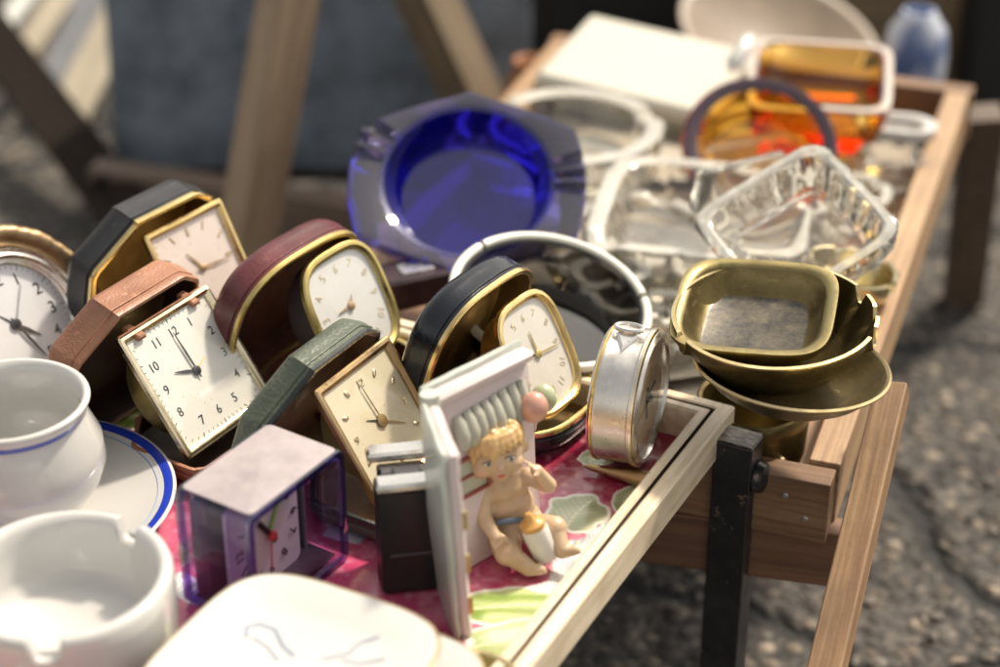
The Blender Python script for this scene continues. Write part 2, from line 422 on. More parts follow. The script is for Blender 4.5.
# picture: fine grid with a painted floral colour attribute
def floral():
    x0, x1, y0, y1, st = -TL_+1.4, -1.4, 1.4, TW_-1.4, .085
    nx, ny = int((x1-x0)/st), int((y1-y0)/st)
    X, Y = np.meshgrid(np.linspace(x0, x1, nx), np.linspace(y0, y1, ny), indexing='ij')
    WX = TC.x+X*tu.x+Y*tw.x; WY = TC.y+X*tu.y+Y*tw.y
    rng = np.random.default_rng(5)
    def vn(sx, sy, seed):                        # smooth value noise
        r_ = np.random.default_rng(seed).random((80, 80))
        a = (WX*sx+200) % 79; b = (WY*sy+200) % 79
        i, j = a.astype(int), b.astype(int); fa, fb = a-i, b-j
        fa = fa*fa*(3-2*fa); fb = fb*fb*(3-2*fb)
        return (r_[i, j]*(1-fa)*(1-fb)+r_[i+1, j]*fa*(1-fb)+r_[i, j+1]*(1-fa)*fb+r_[i+1, j+1]*fa*fb)
    n1, n2, n3 = vn(.25, .25, 1), vn(.9, .9, 2), vn(3.1, 3.1, 4)
    def mixc(c, k, d): return c*(1-k[..., None])+np.array(d)*k[..., None]
    base = np.ones(X.shape+(3,))*np.array(srgb('#c24670'))
    base = mixc(base, np.clip((n1-.35)*2.2, 0, 1), srgb('#8e1f3f'))
    base = mixc(base, np.clip((n2-.55)*1.6, 0, .8), srgb('#d9809a'))
    base = mixc(base, np.clip((n3-.6)*.9, 0, .4), srgb('#e7b3c6'))
    def blob(cx, cy, ang, a, b, tip=.0, lob=0., ph=0):
        dx, dy = WX-cx, WY-cy; c, s = math.cos(R(ang)), math.sin(R(ang))
        u, v = dx*c+dy*s, -dx*s+dy*c
        th = np.arctan2(v/b, u/a); rr = np.hypot(u/a, v/b)
        rad = 1+lob*np.sin(5*th+ph)+lob*.6*np.sin(9*th+2*ph)-tip*np.abs(np.sin(th))**.6*np.cos(th)
        return u/a, v/b, rad-rr+(n3-.5)*.04
    def leaf(cx, cy, ang, a, b, cols, lob=.05, tip=.15, ph=0, vein=9, halo=.13):
        nonlocal base
        u, v, d = blob(cx, cy, ang, a, b, tip, lob, ph)
        base = mixc(base, np.clip((d+halo)*14, 0, 1)*.92, srgb('#ecebdd'))
        k = np.clip(d*14, 0, 1)
        g_ = .5+.5*np.sin(v*vein+u*2.2+n2*3)
        tone = np.ones(X.shape+(3,))*np.array(srgb(cols[0]))
        tone = mixc(tone, g_, srgb(cols[1]))
        tone = mixc(tone, np.clip((n2-.5)*3, 0, 1)*.8, srgb(cols[2]))
        tone = mixc(tone, np.clip(1-np.abs(v+.12*u*u)*14, 0, 1), srgb('#e9ecc6'))
        fine = .5+.5*np.sin((u-np.abs(v)*.8)*26)
        tone = mixc(tone, np.clip(fine-.7, 0, 1)*.8, srgb('#5d7a33'))
        k3 = k[..., None]; base = base*(1-k3)+tone*k3
    def feather(cx, cy, ang, a, b, ph=0):
        nonlocal base
        u, v, d = blob(cx, cy, ang, a, b, 0, .09, ph)
        k = np.clip(d*9, 0, 1)
        th = np.arctan2(v, u+1.25)
        lines = .5+.5*np.sin(th*60+n2*5)
        tone = np.ones(X.shape+(3,))*np.array(srgb('#b9bcc0'))
        tone = mixc(tone, lines, srgb('#ecebea')); tone = mixc(tone, np.clip((n2-.45)*2.4, 0, 1)*.8, srgb('#7d848e'))
        k3 = k[..., None]; base = base*(1-k3)+tone*k3
    G1 = ('#8fa65a', '#c8d49a', '#6f8a3c'); G2 = ('#a3ad84', '#cdd1b4', '#7f8f5e')
    def w(px, py): p = at(px, py, FZ+.05); return p.x, p.y
    for (px, py, ang, a, b, ph) in ((590, 560, 60, 2.4, 1.6, 1), (572, 590, 20, 2.1, 1.2, 2.5), (612, 538, 70, 1.6, 1.1, 0), (565, 612, 30, 1.5, .9, 4)):
        feather(*w(px, py), ang, a, b, ph)
    leaf(*w(577, 512), 60, 1.4, 1.3, G2, .08, .0, 1, 5)
    leaf(*w(632, 498), 75, 1.1, .8, G2, .03, .2, 1, 6)
    leaf(*w(518, 604), 5, 2.3, 1.1, G1, .05, .25, .4, 7)
    leaf(*w(533, 634), 15, 2.7, 1.1, ('#b9c295', '#dfe0c4', '#93a766'), .07, .1, 2, 5)
    leaf(*w(600, 455), 40, 1.0, .7, G2, .05, .1, 2, 5)
    for k in range(46):                          # the rest of the print repeats the same kinds of motif
        a_, b_ = rng.uniform(x0+2, x1-2), rng.uniform(y0+9.5, y1-2)
        cx = TC.x+a_*tu.x+b_*tw.x; cy = TC.y+a_*tu.y+b_*tw.y
        if k % 3: leaf(cx, cy, rng.uniform(0, 360), rng.uniform(1, 2.2), rng.uniform(.7, 1.2), G1 if k % 2 else G2, .05, .15, rng.uniform(0, 6), 6)
        else: feather(cx, cy, rng.uniform(0, 360), rng.uniform(1, 2), rng.uniform(.7, 1.2), rng.uniform(0, 6))
    me = bpy.data.meshes.new('floral_print')
    co = np.stack([X, Y, np.zeros_like(X)], -1).reshape(-1, 3)*.01
    idx = np.arange(nx*ny).reshape(nx, ny)
    q = np.stack([idx[:-1, :-1], idx[1:, :-1], idx[1:, 1:], idx[:-1, 1:]], -1).reshape(-1, 4)
    me.vertices.add(len(co)); me.vertices.foreach_set('co', co.ravel().astype(np.float32))
    me.loops.add(q.size); me.loops.foreach_set('vertex_index', q.ravel().astype(np.int32))
    me.polygons.add(len(q)); me.polygons.foreach_set('loop_start', (np.arange(len(q))*4).astype(np.int32)); me.update(calc_edges=True)
    ca = me.color_attributes.new('print', 'FLOAT_COLOR', 'POINT')
    ca.data.foreach_set('color', np.concatenate([base, np.ones(X.shape+(1,))], -1).ravel().astype(np.float32))
    def f(t):
        a = t.n('VertexColor'); a.layer_name = 'print'
        d = t.ramp(t.noise(60, 6, .7), [(.45, 0), (.75, .35)])
        t.set(Base_Color=t.mix(d, a.outputs[0], (.55, .42, .36)), Roughness=t.ramp(t.noise(40, 5), [(.3, .12), (.7, .32)]), Coat_Weight=.4, Coat_Roughness=.1)
    me.materials.append(mat('floral_print', f))
    ob = bpy.data.objects.new('floral_print', me); C.objects.link(ob); ob.parent = tray
floral()
# backing board under the print (its right side is under the rim)
MB().box((-TL_/2, TW_/2, -.13), (TL_-2.9, TW_-2.9, .2)).build('backing', wood('ply', (.34, .25, .16), (.18, .12, .07)), tray, smooth=0)

# ------------------------------------------------------------------ clocks
def face_out(kind, w, h):
    if kind == 'rect': return outline_rect(w, h, .12, 3)
    if kind == 'barrel': return outline_super(w, h, 3.3, 72)
    return outline_super(w, h, 2, 96)
def clock_head(root, F, kind, w, h, bez_mat, bez_w, dial_mat, house_mat, numerals, time, hand_mat, num_mat, flip=0,
               num_size=.6, drum=(.42, 1.7), ticks=True, num_r=.36, second=None, hub=.22, bez_h=.5, rad=.8, body_name='housing', dial_off=(0, 0), hand_len=(.22, .36), hw=.07):
    """clock face in face frame F with its origin in the middle of the face"""
    base_o = face_out(kind, w, h)
    ofn = (lambda d: outline_rect(w-2*d, h-2*d, max(.04, .14-d*.2), 3)) if kind == 'rect' else (lambda d: inset(base_o, d) if abs(d) > 1e-9 else base_o)
    MB().loft(ofn, [(.10, -.30), (0, -.22), (0, .02), (.07, .10), (bez_w*.55, .12), (bez_w*.8, .02), (bez_w, -.02), (bez_w+.03, -.14), (bez_w+.03, -.26), (.3, -.30)], cap0=False, cap1=False, closed=True).build('bezel', bez_mat, root, F, smooth=32)
    MB().loft(ofn, [(bez_w-.02, -.24), (bez_w-.02, -.15)]).build('dial', dial_mat, root, F, smooth=0)
    if drum:
        rr = drum[0]*min(w, h)
        MB().polar([(0, -drum[1]), (rr-.25, -drum[1]), (rr-.05, -drum[1]+.06), (rr, -drum[1]+.22), (rr, -.32), (rr*.9, -.25), (0, -.25)], 64).build(body_name, house_mat, root, F)
    zf = -.145
    nm = MB()
    iw, ih = w/2-bez_w, h/2-bez_w
    for k in range(12):
        a = PI/2-2*PI*k/12+flip
        if kind == 'round': rx = ry = rad*iw
        c, s = math.cos(a), math.sin(a)
        if kind == 'rect': f = (abs(c)**5+abs(s)**5)**(-.2)*rad
        elif kind == 'barrel': f = (abs(c)**3.3+abs(s)**3.3)**(-1/3.3)*rad
        else: f = rad
        x, y = f*c*iw, f*s*ih
        T = Matrix.Translation((x, y, zf))
        if numerals == 'arabic': nm.text(str(k or 12), num_size, T, font_w=.95)
        elif numerals == 'radial': nm.text(str(k or 12), num_size, T @ Matrix.Rotation(a-PI/2, 4, 'Z'), font_w=.95)
        elif numerals == 'bars':
            nm.box((x, y, zf+.01), (.10 if k % 3 else .16, .42, .02), rot=Matrix.Rotation(a-PI/2, 4, 'Z'))
        elif numerals == 'drops':
            if k % 3: nm.ball((x, y, zf+.03), (.10, .20, .06), seg=10, rot=Matrix.Rotation(a-PI/2, 4, 'Z'))
            else: nm.text(str(k or 12), num_size, Matrix.Translation((x, y, zf+.03)), ext=.03)
    nm.build('numerals', num_mat, root, F, smooth=30)
    if ticks:
        tk = MB()
        for k in range(60):
            a = 2*PI*k/60; c, s = math.cos(a), math.sin(a)
            e = 8 if kind == 'rect' else 3.3 if kind == 'barrel' else 2
            f = (abs(c)**e+abs(s)**e)**(-1/e)*.95
            tk.box((f*c*iw, f*s*ih, zf+.002), (.14 if k % 5 else .2, .022 if k % 5 else .04, .01), rot=Matrix.Rotation(a, 4, 'Z'))
        tk.build('minute_track', num_mat, root, F, smooth=0)
    cx, cy = dial_off
    def hand(name, ang, L, wd, z, m, tail=.18):
        a = PI/2-ang; T = Matrix.Translation((cx, cy, z)) @ Matrix.Rotation(a, 4, 'Z')
        MB().loft([(-tail*L, -wd*.6), (L*.45, -wd), (L, -wd*.25), (L, wd*.25), (L*.45, wd), (-tail*L, wd*.6)], [(0, 0), (0, .025)], M=T).build(name, m, root, F, smooth=0)
    S = min(w, h)
    hand('hour_hand', time[0], S*hand_len[0], hw, -.10, hand_mat)
    hand('minute_hand', time[1], S*hand_len[1], hw*.8, -.06, hand_mat)
    if second is not None: hand(second[2] if len(second) > 2 else 'alarm_hand', second[0], S*.16, .045, -.135, second[1])
    MB().polar([(0, -.14), (hub, -.14), (hub, -.03), (hub*.5, 0), (0, 0)], 20, M=Matrix.Translation((cx, cy, 0))).build('hub', hand_mat, root, F)
    MB().loft(ofn, [(bez_w+.02, -.009)], cap0=False).build('glass', THIN, root, F, smooth=0)

def shell_outline(w, h, cut, rnd_):
    if rnd_: return outline_super(w, h, 2.9, 64, 0, 0, h/2)
    # chamfered rectangle with softened corners; origin at the middle of the bottom edge
    pts = []
    for (sx, sy) in ((1, -1), (1, 1), (-1, 1), (-1, -1)):
        c = (cut*(.5 if sx > 0 else 1)) if sy > 0 else .5
        A = (sx*w/2, h/2+sy*(h/2-c)); B = (sx*(w/2-c*(1.45 if sy > 0 else 1.)), h/2+sy*h/2)
        seq = [A, B] if sx*sy > 0 else [B, A]
        d = (Vector(seq[1])-Vector(seq[0]))
        # small rounding at each end of the chamfer
        a, b = Vector(seq[0]), Vector(seq[1])
        pts += [tuple(a-(Vector((0, sy)) if sx*sy > 0 else Vector((-sx, 0)))*.22), tuple(a+d*.09), tuple(b-d*.09), tuple(b+(Vector((-sx, 0)) if sx*sy > 0 else Vector((0, -sy)))*.22)]
    return pts
def shell(root, name, M, w, h, depth, cut, rnd_, leather_m, lining_m, trim_m, seam=True, trim_w=.14):
    o = shell_outline(w, h, cut, rnd_)
    m = MB()
    m.loft(o, [(1.0, -depth-.1), (.5, -depth+.06), (.2, -depth+.25), (.05, -depth+.55), (0, -depth+.85), (0, -.55), (-.03, -.5), (-.03, -.42), (.03, -.38), (.03, -.33), (0, -.28), (0, -.06), (.02, 0), (.2, 0), (.24, -.1)], cap1=False)
    sh = m.build(name, leather_m, root, M, smooth=50)
    MB().loft(inset(o, .23), [(0, -.02), (.03, -depth+.4), (.3, -depth+.22)], cap0=False).build('lining', lining_m, sh, M, smooth=50)
    if trim_m:
        MB().loft(o, [(-.03, -.20), (-.05, -.02), (.0, .05), (trim_w, .06), (trim_w+.08, .02), (trim_w+.08, -.16)], cap0=False, cap1=False).build('rim', trim_m, sh, M, smooth=40)
    return sh

def dial_mat(name, col, edge=None, rough=.45):
    def f(t):
        n1 = t.noise(60, 6, .6)
        c = t.mix(t.ramp(n1, [(.35, 0), (.7, 1)]), tuple(x*.93 for x in col), col)
        if edge:
            s2 = t.ramp(t.noise(28, 6, .7), [(.45, 0), (.72, .9)])
            c = t.mix(s2, c, edge)
            s3 = t.ramp(t.noise(330, 4, .7), [(.66, 0), (.7, .8)])
            c = t.mix(s3, c, tuple(x*.4 for x in edge))
        t.set(Base_Color=c, Roughness=rough)
    return mat(name, f)
TAN = leather('tan_leather', (.36, .17, .10), (.25, .11, .06), .42, 800, .45)
TANIN = leather('dark_brown_lining', (.035, .015, .010), (.02, .008, .006), .5, 1500, .1)
BLK = leather('black_leather', (.030, .031, .034), (.015, .015, .018), .36, 1100, .25)
BURG = leather('burgundy_leather', (.135, .032, .036), (.07, .016, .02), .36, 700, .25)
BURGIN = leather('rust_lining', (.16, .045, .02), (.05, .015, .01), .6, 900, .1)
GREEN = leather('green_leather', (.115, .135, .095), (.06, .075, .055), .4, 520, .6)
NAVY = leather('navy_leather', (.010, .013, .022), (.006, .008, .012), .2, 500, .12)
GOLDIN = metal('gold_lining', (.42, .30, .14), (.15, .1, .04), .4)
BEIGEIN = leather('tan_lining', (.34, .22, .12), (.2, .12, .06), .6, 900, .1)

GR_CL = 'folding travel clocks on the floral tray'
def travel_clock(label, BL, zb, yaw, lean, w, h, lid, head, base, mats, lid_lean=14, brackets=True):
    """BL: lower left corner of the face (cm). lid: (w, h, depth, xoff, gap, cut, round); base: (w, h, depth, xoff, yfront)"""
    lm, inm, tm = mats
    cy_, sy_ = math.cos(R(yaw)), math.sin(R(yaw))
    ox, oy = BL[0]+cy_*w/2, BL[1]+sy_*w/2
    root = thing('travel_clock', (ox, oy, FZ+.06), (0, 0, R(yaw)), label, 'clock', GR_CL)
    z0 = zb-FZ-.06
    F = frame_m(0, math.sin(R(lean))*h/2, z0+math.cos(R(lean))*h/2, lean)
    clock_head(root, F, **head, w=w, h=h)
    ty, tz = math.sin(R(lean))*h, z0+math.cos(R(lean))*h
    lw, lh, ld, lx, gap, cut, rnd_ = lid
    yb = ty+gap-math.tan(R(lid_lean))*tz
    L = frame_m(lx, yb, .25, lid_lean)
    ls = shell(root, 'lid', L, lw, lh, ld, cut, rnd_, lm, inm, tm)
    if brackets:
        for sx in (-1, 1):
            MB().box((sx*w*.30, -(gap+.25), .0), (.5, gap+.7, .28), r=.06).build('hinge', lm, root, Matrix.Translation((0, ty+gap+.35, tz-.15)) @ Matrix.Rotation(R(12), 4, 'X'), smooth=30)
        MB().tube([(-w*.45, 0, 0), (w*.45, 0, 0)], .16).build('hinge_bar', lm, root, Matrix.Translation((0, ty+gap*.5, tz-.25)))
    if base:
        bw, bh, bd, bx, bf = base
        B = Matrix.Translation((bx, bf, bd)) @ Matrix.Identity(4)
        shell(root, 'base_case', B, bw, bh, bd, cut*.8, rnd_, lm, base_lin if (base_lin := mats[1]) else inm, tm)
    return root

PI2 = 2*PI
def hm(h, m): return ((h+m/60)/12*PI2, m/60*PI2)
# brown clock
D_W = dial_mat('white_dial', (.66, .655, .61), (.60, .57, .49))
bc = travel_clock('tan brown leather travel clock with square white dial and black numerals showing ten',
    (-14.0, 72.9), 21.35, 57.5, 35.5, 6.2, 6.28, (8.2, 7.5, 2.0, -1.0, .35, 1.8, False),
    dict(kind='rect', bez_mat=PALEGOLD, bez_w=.36, dial_mat=D_W, house_mat=GOLDS, numerals='arabic', time=((9.75)/12*PI2, 59.6/60*PI2), hand_mat=BLACKM, num_mat=BLACKM,
         num_size=.62, second=(R(68), GOLD), rad=.74, drum=(.44, 1.9), hw=.075, hand_len=(.2, .33)),
    (7.0, 5.6, 1.2, -.1, -1.1), (TAN, TANIN, None), lid_lean=-18)
# black clock at the back
D_P = dial_mat('cream_dial', (.68, .60, .55), (.60, .50, .44))
travel_clock('black leather travel clock with gold edge and cream square dial behind the tan brown one',
    (-15.2, 82.0), 22.4, 53.4, 27.5, 5.3, 5.4, (8.2, 7.9, 2.1, -1.4, .25, 2.0, False),
    dict(kind='rect', bez_mat=GOLD, bez_w=.34, dial_mat=D_P, house_mat=OLDGOLD, numerals='bars', time=(R(-32), R(95)), hand_mat=OLDGOLD, num_mat=OLDGOLD,
         rad=.8, drum=(.4, 1.3), second=(R(110), GOLD), hub=.18),
    (7.4, 6.0, 1.4, -.6, -1.4), (BLK, GOLDIN, GOLD), lid_lean=-14, brackets=False)
# burgundy clock
travel_clock('burgundy red leather travel clock with rounded white dial and faded gold numerals',
    (-7.6, 78.6), 21.8, 54.8, 26.5, 5.5, 5.9, (9.0, 7.6, 1.9, -1.2, .25, 1.6, True),
    dict(kind='barrel', bez_mat=GOLDS, bez_w=.42, dial_mat=dial_mat('clean_dial', (.66, .66, .65), (.60, .59, .55)), house_mat=paint('aged_housing', (.075, .06, .06), .4), numerals='radial', flip=PI, time=(R(-92), R(25)),
         hand_mat=OLDGOLD, num_mat=metal('faded_gold', (.62, .55, .38), (.4, .3, .2), .5, False), num_size=.62, rad=.76, drum=(.46, 1.9), ticks=False, hand_len=(.17, .1), hub=.22),
    (7.6, 6.3, 1.4, -1.0, -1.6), (BURG, BURGIN, GOLDS), lid_lean=-17, brackets=False)
# green clock
D_G = dial_mat('aged_dial', (.60, .55, .40), (.44, .36, .20), .35)
travel_clock('green grained leather travel clock with stained yellowed dial and old gold frame',
    (-5.27, 69.6), 21.0, 59.0, 33.1, 5.72, 5.92, (8.4, 7.1, 1.6, -1.4, .25, 2.1, False),
    dict(kind='rect', bez_mat=OLDGOLD, bez_w=.40, dial_mat=D_G, house_mat=paint('mustard_housing', (.20, .18, .06), .4), numerals='drops', time=(R(122), R(-4)), hand_mat=metal('dark_gold', (.32, .22, .10), (.1, .06, .03), .35), num_mat=PALEGOLD,
         num_size=.5, rad=.76, drum=(.42, 1.6), ticks=False, second=(R(-62), BLACKM), hub=.3, hw=.05, hand_len=(.26, .34)),
    (7.4, 6.0, 1.2, -.6, -1.7), (GREEN, BEIGEIN, leather('green_edge', (.03, .035, .03), (.015, .02, .018), .25, 600, .2)), lid_lean=-20, brackets=False)
# navy clock
travel_clock('glossy navy blue leather travel clock with bright gold frame and white rounded dial',
    (1.62, 75.0), 21.5, 55.7, 27.7, 4.75, 5.75, (7.9, 7.9, 1.9, -1.35, .45, 1.6, True),
    dict(kind='barrel', bez_mat=GOLD, bez_w=.40, dial_mat=dial_mat('ivory_dial', (.66, .64, .59), (.58, .54, .46)), house_mat=GOLDS, numerals='radial', flip=PI, time=(R(0), R(97)),
         hand_mat=GOLDS, num_mat=MATS['faded_gold'], num_size=.52, rad=.74, drum=(.47, 1.8), ticks=False, second=(R(-75), BLACKM), hub=.2, hw=.06, hand_len=(.24, .36)),
    (6.4, 5.8, 1.5, .1, -1.0), (NAVY, GOLDIN, GOLD), lid_lean=-17, brackets=False)

# round bronze alarm clock at the left edge
c0 = pd(17, 324, 93)
lean_r, yaw_r = 33, 50
r0 = thing('alarm_clock', (c0.x, c0.y, c0.z), (0, 0, R(yaw_r)), 'round alarm clock with ornate bronze ring and white dial at the left edge', 'clock')
F = frame_m(0, 0, 0, lean_r)
def orn(a, i, r, z):
    return .035*math.sin(46*a)+.03*math.sin(17*a) if i in (3, 4) else 0
MB().polar([(4.3, -1.6), (4.75, -1.2), (4.95, -.4), (4.9, .1), (4.65, .42), (4.35, .42), (3.9, .1), (3.75, -.1), (3.75, -1.4)], 136, zmod=orn).build('outer_ring', BRONZE, r0, F, smooth=60)
MB().polar([(3.78, -.3), (3.74, .22), (3.62, .34), (3.5, .22), (3.42, .25), (3.3, .36), (3.16, .25), (3.08, .02), (3.0, -.1), (2.9, -.3)], 96).build('inner_ring', SILVER, r0, F, smooth=60)
MB().polar([(0, -1.9), (4.0, -1.9), (4.35, -1.5), (4.35, -1.0), (0, -1.0)], 64).build('housing', OLDGOLD, r0, F)
clock_head(r0, F, 'round', 6.3, 6.3, SILVER, .22, dial_mat('grey_white_dial', (.66, .67, .69)), None, 'arabic', (R(135), R(160)), BLACKM, BLACKM, num_size=.85, drum=None, rad=.76, second=(R(-40), BLACKM, 'long_hand'), hub=.28, hw=.1, hand_len=(.22, .34))
a_ = PI/2-R(35)
MB().box((.6, .85, -.05), (1.9, .035, .02), rot=Matrix.Rotation(a_-R(0), 4, 'Z')).build('alarm_hand', GREYP, r0, F, smooth=0)
MB().polar([(0, -4.35), (.7, -4.35), (.9, -3.6), (.7, -3), (0, -3)], 24, M=Matrix.Translation((0, .6, 0))).build('foot', BRONZE, r0)

# small round silver alarm clock on its side, right of the navy clock
c1 = at(633, 455, FZ+.5)
yaw_s = -19
s0 = thing('alarm_clock', (c1.x-.3, c1.y+.4, FZ), (0, 0, R(yaw_s)), 'small round silver drum alarm clock seen from the side by the tray rim', 'clock')
# axis along local x; build in a frame whose z is local +x
A = Matrix(((0, 0, 1, 0), (1, 0, 0, 0), (0, 1, 0, 3.55), (0, 0, 0, 1)))
RS = 3.12
MB().polar([(0, -1.15), (RS-.3, -1.15), (RS-.12, -1.1), (RS-.08, -.95), (RS, -.9), (RS+.03, -.78), (RS, -.7), (RS-.02, .72), (RS+.05, .78), (RS+.05, .92), (RS-.03, .97), (RS-.05, 1.08), (RS-.18, 1.2), (RS-.34, 1.2), (RS-.42, 1.0), (RS-.42, .8), (0, .8)], 96).build('case', metal('drum_silver', (.74, .72, .68), (.42, .36, .28), .26, False), s0, A, smooth=35)
MB().polar([(RS-.03, -1.02), (RS+.06, -.95), (RS+.06, -.84), (RS-.03, -.8)], 96).build('ring', GOLD, s0, A)
MB().polar([(RS-.0, .86), (RS+.09, .9), (RS+.09, 1.0), (RS-.06, 1.06)], 96).build('ring', PALEGOLD, s0, A)
MB().polar([(0, .82), (RS-.43, .82), (RS-.43, .86), (0, .86)], 64).build('dial', dial_mat('sepia_dial', (.52, .40, .26), (.34, .24, .13)), s0, A)
MB().polar([(0, 1.32), (RS*.5, 1.27), (RS-.38, 1.1)], 64).build('glass', THIN, s0, A)
h_ = MB(); h_.box((.0, -.3, .92), (.14, 1.6, .04)); h_.box((.5, .2, .96), (1.3, .1, .04)); h_.ball((0, 0, .93), .25, seg=12)
h_.build('hands', BLACKM, s0, A, smooth=30)
# suspension loop and shield plate on top
T = Matrix.Translation((-.05, 0, 3.55+RS))
MB().tube([(.62*math.cos(t), .32*math.sin(t), .32+.0*math.sin(t)) for t in [k*PI2/20 for k in range(20)]], .12, 8, M=T, closed=True).build('loop', SILVER, s0)
MB().loft([(0, -.95), (.55, .1), (.35, .35), (-.35, .35), (-.55, .1)], [(0, 0), (.04, .26), (.14, .32)], M=T @ Matrix.Translation((0, -.35, -.12)) @ Matrix.Rotation(R(18), 4, 'X')).build('crown_plate', SILVER, s0, smooth=30)
# legs: two tapered feet lying on the tray
s0w = Matrix.Translation((c1.x-.3, c1.y+.4, FZ)) @ Matrix.Rotation(R(yaw_s), 4, 'Z')
for (a, b) in ((at(584, 466, FZ+.35), at(648, 480, FZ+.45)), (at(610, 440, FZ+.4), at(640, 452, FZ+.5))):
    a, b = s0w.inverted() @ a, s0w.inverted() @ b
    MB().tube([a, a.lerp(b, .1), a.lerp(b, .8), b, b+(b-a)*.04], [.06, .14, .38, .42, .3], 18).build('leg', OLDGOLD, s0)

# ------------------------------------------------------------------ clear plastic cube clock
yaw_p = 57
P0 = Vector((-9.81, 62.09))+Vector((math.cos(R(yaw_p)), math.sin(R(yaw_p))))*3.05
p0 = thing('plastic_clock', (P0.x, P0.y, FZ+.03), (0, 0, R(yaw_p)), 'clear lilac plastic block clock with green and black hands behind the white plates', 'clock')
def plast():
    def f(t):
        t.set(Base_Color=(.80, .76, .93), Roughness=.05, IOR=1.2, Transmission_Weight=1.)
        t.bump(t.noise(40, 3), .05, .001)
    return thin_glass('lilac_plastic', (.74, .66, .88), .05)
PB = Matrix.Rotation(R(90), 4, 'X')     # outline plane = xz, height = -y
def upr(z=0, y=0): return Matrix(((1, 0, 0, 0), (0, 0, 1, y), (0, 1, 0, z), (0, 0, 0, 1)))
o = outline_rect(6.2, 5.7, .45, 6, 0, 2.85)
m = MB(); m.loft(o, [(.10, 0), (0, .1), (0, 3.7), (.1, 3.8), (.35, 3.8), (.35, .22), (.30, .0)], cap0=False, cap1=False, closed=True)
m.build('casing', plast(), p0, upr(), smooth=40)
MB().loft(inset(o, .36), [(0, .02), (0, .12)]).build('window', THIN, p0, upr(), smooth=30)
MB().loft(o, [(-.01, 3.62), (-.01, 3.83), (.30, 3.83), (.30, 3.62)], cap0=False, cap1=False, closed=True).build('edge_frame', thin_glass('violet_edge', (.50, .45, .80), .16), p0, upr(0, -.0) @ Matrix.Translation((0, 0, -3.63)), smooth=40)
MB().loft(o, [(-.01, 3.62), (-.01, 3.83), (.30, 3.83), (.30, 3.62)], cap0=False, cap1=False, closed=True).build('edge_frame', MATS['violet_edge'], p0, upr(), smooth=40)
def frost():
    def f(t):
        t.set(Base_Color=t.mix(t.ramp(t.noise(60, 6, .7), [(.4, 0), (.7, 1)]), (.50, .44, .45), (.36, .31, .33)), Roughness=.5, Transmission_Weight=.25)
        t.bump(t.noise(500, 3), .2, .0003)
    return mat('scuffed_plastic', f)
MB().loft(outline_rect(5.6, 3.6, .25, 4, 0, 1.92), [(0, 0), (0, .035), (.05, .05)], M=Matrix.Translation((0, 0, 5.70))).build('top_panel', frost(), p0, smooth=30)
MB().box((0, 3.2, 2.7), (5.2, .9, 4.8), r=.2).build('back_plate', GREYP, p0)
MB().box((.2, 2.4, 2.5), (2.9, 1.0, 2.6), r=.2).build('movement', BLACKP, p0)
MB().box((0, 2.0, .32), (5.4, 3.2, .16), r=.05).build('shade_floor', BLACKP, p0)  # added black sheet, darkens the see-through inside like shadow
MB().box((2.45, 2.6, 2.4), (.3, 1.6, 4.2), r=.08).build('shade_side', GREYP, p0)  # added dark piece, makes the right inside look shaded
PD = dial_mat('pinkish_dial', (.62, .55, .58), (.55, .48, .52))
MB().loft(outline_rect(4.5, 4.9, .35, 4, -.55, 2.85), [(0, 1.5), (0, 1.62)], M=upr()).build('dial', PD, p0, smooth=30)
nm = MB(); GRN = paint('luminous_green', (.30, .52, .10), .5)
for k in range(12):
    a = PI/2-PI2*k/12+R(95)
    nm.text(str(k or 12), .62, Matrix.Translation((-.35+1.75*math.cos(a)*1.0, 2.85+1.85*math.sin(a), 0)) @ Matrix.Rotation(a-PI/2, 4, 'Z'))
nm.build('numerals', BLACKM, p0, frame_m(0, 1.47, 0, 0), smooth=0)
def bar(name, ang, L0, L1, wd, y, m_):
    MB().box(((L0+L1)/2, 0, 0), (L1-L0, wd, .04), rot=Matrix(), M=frame_m(-.35, y, 2.85, 0) @ Matrix.Rotation(ang, 4, 'Z')).build(name, m_, p0, smooth=0)
bar('minute_hand', R(58), -.2, 1.9, .16, 1.38, GRN); bar('hour_hand', R(-55), -1.1, .6, .26, 1.3, BLACKM); bar('hour_hand', R(125), -.2, 1.15, .26, 1.3, BLACKM); bar('alarm_hand', R(-95), -.2, 1.6, .05, 1.24, paint('red_plastic', (.55, .02, .02), .3))
MB().ball((-.35, 1.2, 2.85), (.24, .2, .24), seg=16).build('hub', MATS['red_plastic'], p0)

# ------------------------------------------------------------------ small black clock unit with silver bands
d0 = thing('mini_clock', (-3.65, 64.9, FZ+.03), (0, 0, R(10)), 'small black plastic clock with two silver bands between green clock and ceramic book', 'clock')
FD = Matrix.Rotation(R(-8), 4, 'X')
sm = MB(); sm.box((0, .35, 2.45), (2.5, .9, 4.8), r=.16); sm.box((0, 1.2, 2.4), (2.55, .9, 4.6), r=.14); sm.build('body', BLACKP, d0, FD)
MB().box((0, 2.2, 2.7), (2.0, 1.1, 4.2), r=.1).build('back_housing', GREYP, d0, FD)
MB().box((0, .2, 5.02), (2.65, 1.15, .4), r=.12).build('silver_band', SMOOTHS, d0, FD)
MB().box((-.05, 2.95, 5.15), (2.65, 1.1, .42), r=.12).build('silver_band', SMOOTHS, d0, FD)
MB().box((.15, 1.5, 4.75), (1.2, 1.2, .35), r=.1).build('battery_lid', paint('dark_grey_plastic', (.05, .05, .055), .35), d0, FD)
MB().box((1.12, .8, 2.6), (.1, 1.2, 4.6), r=.04).build('side_panel', PALEGOLD, d0, FD)
MB().box((0, -.14, 1.9), (1.7, .08, .1)).build('groove', GREYP, d0, FD)
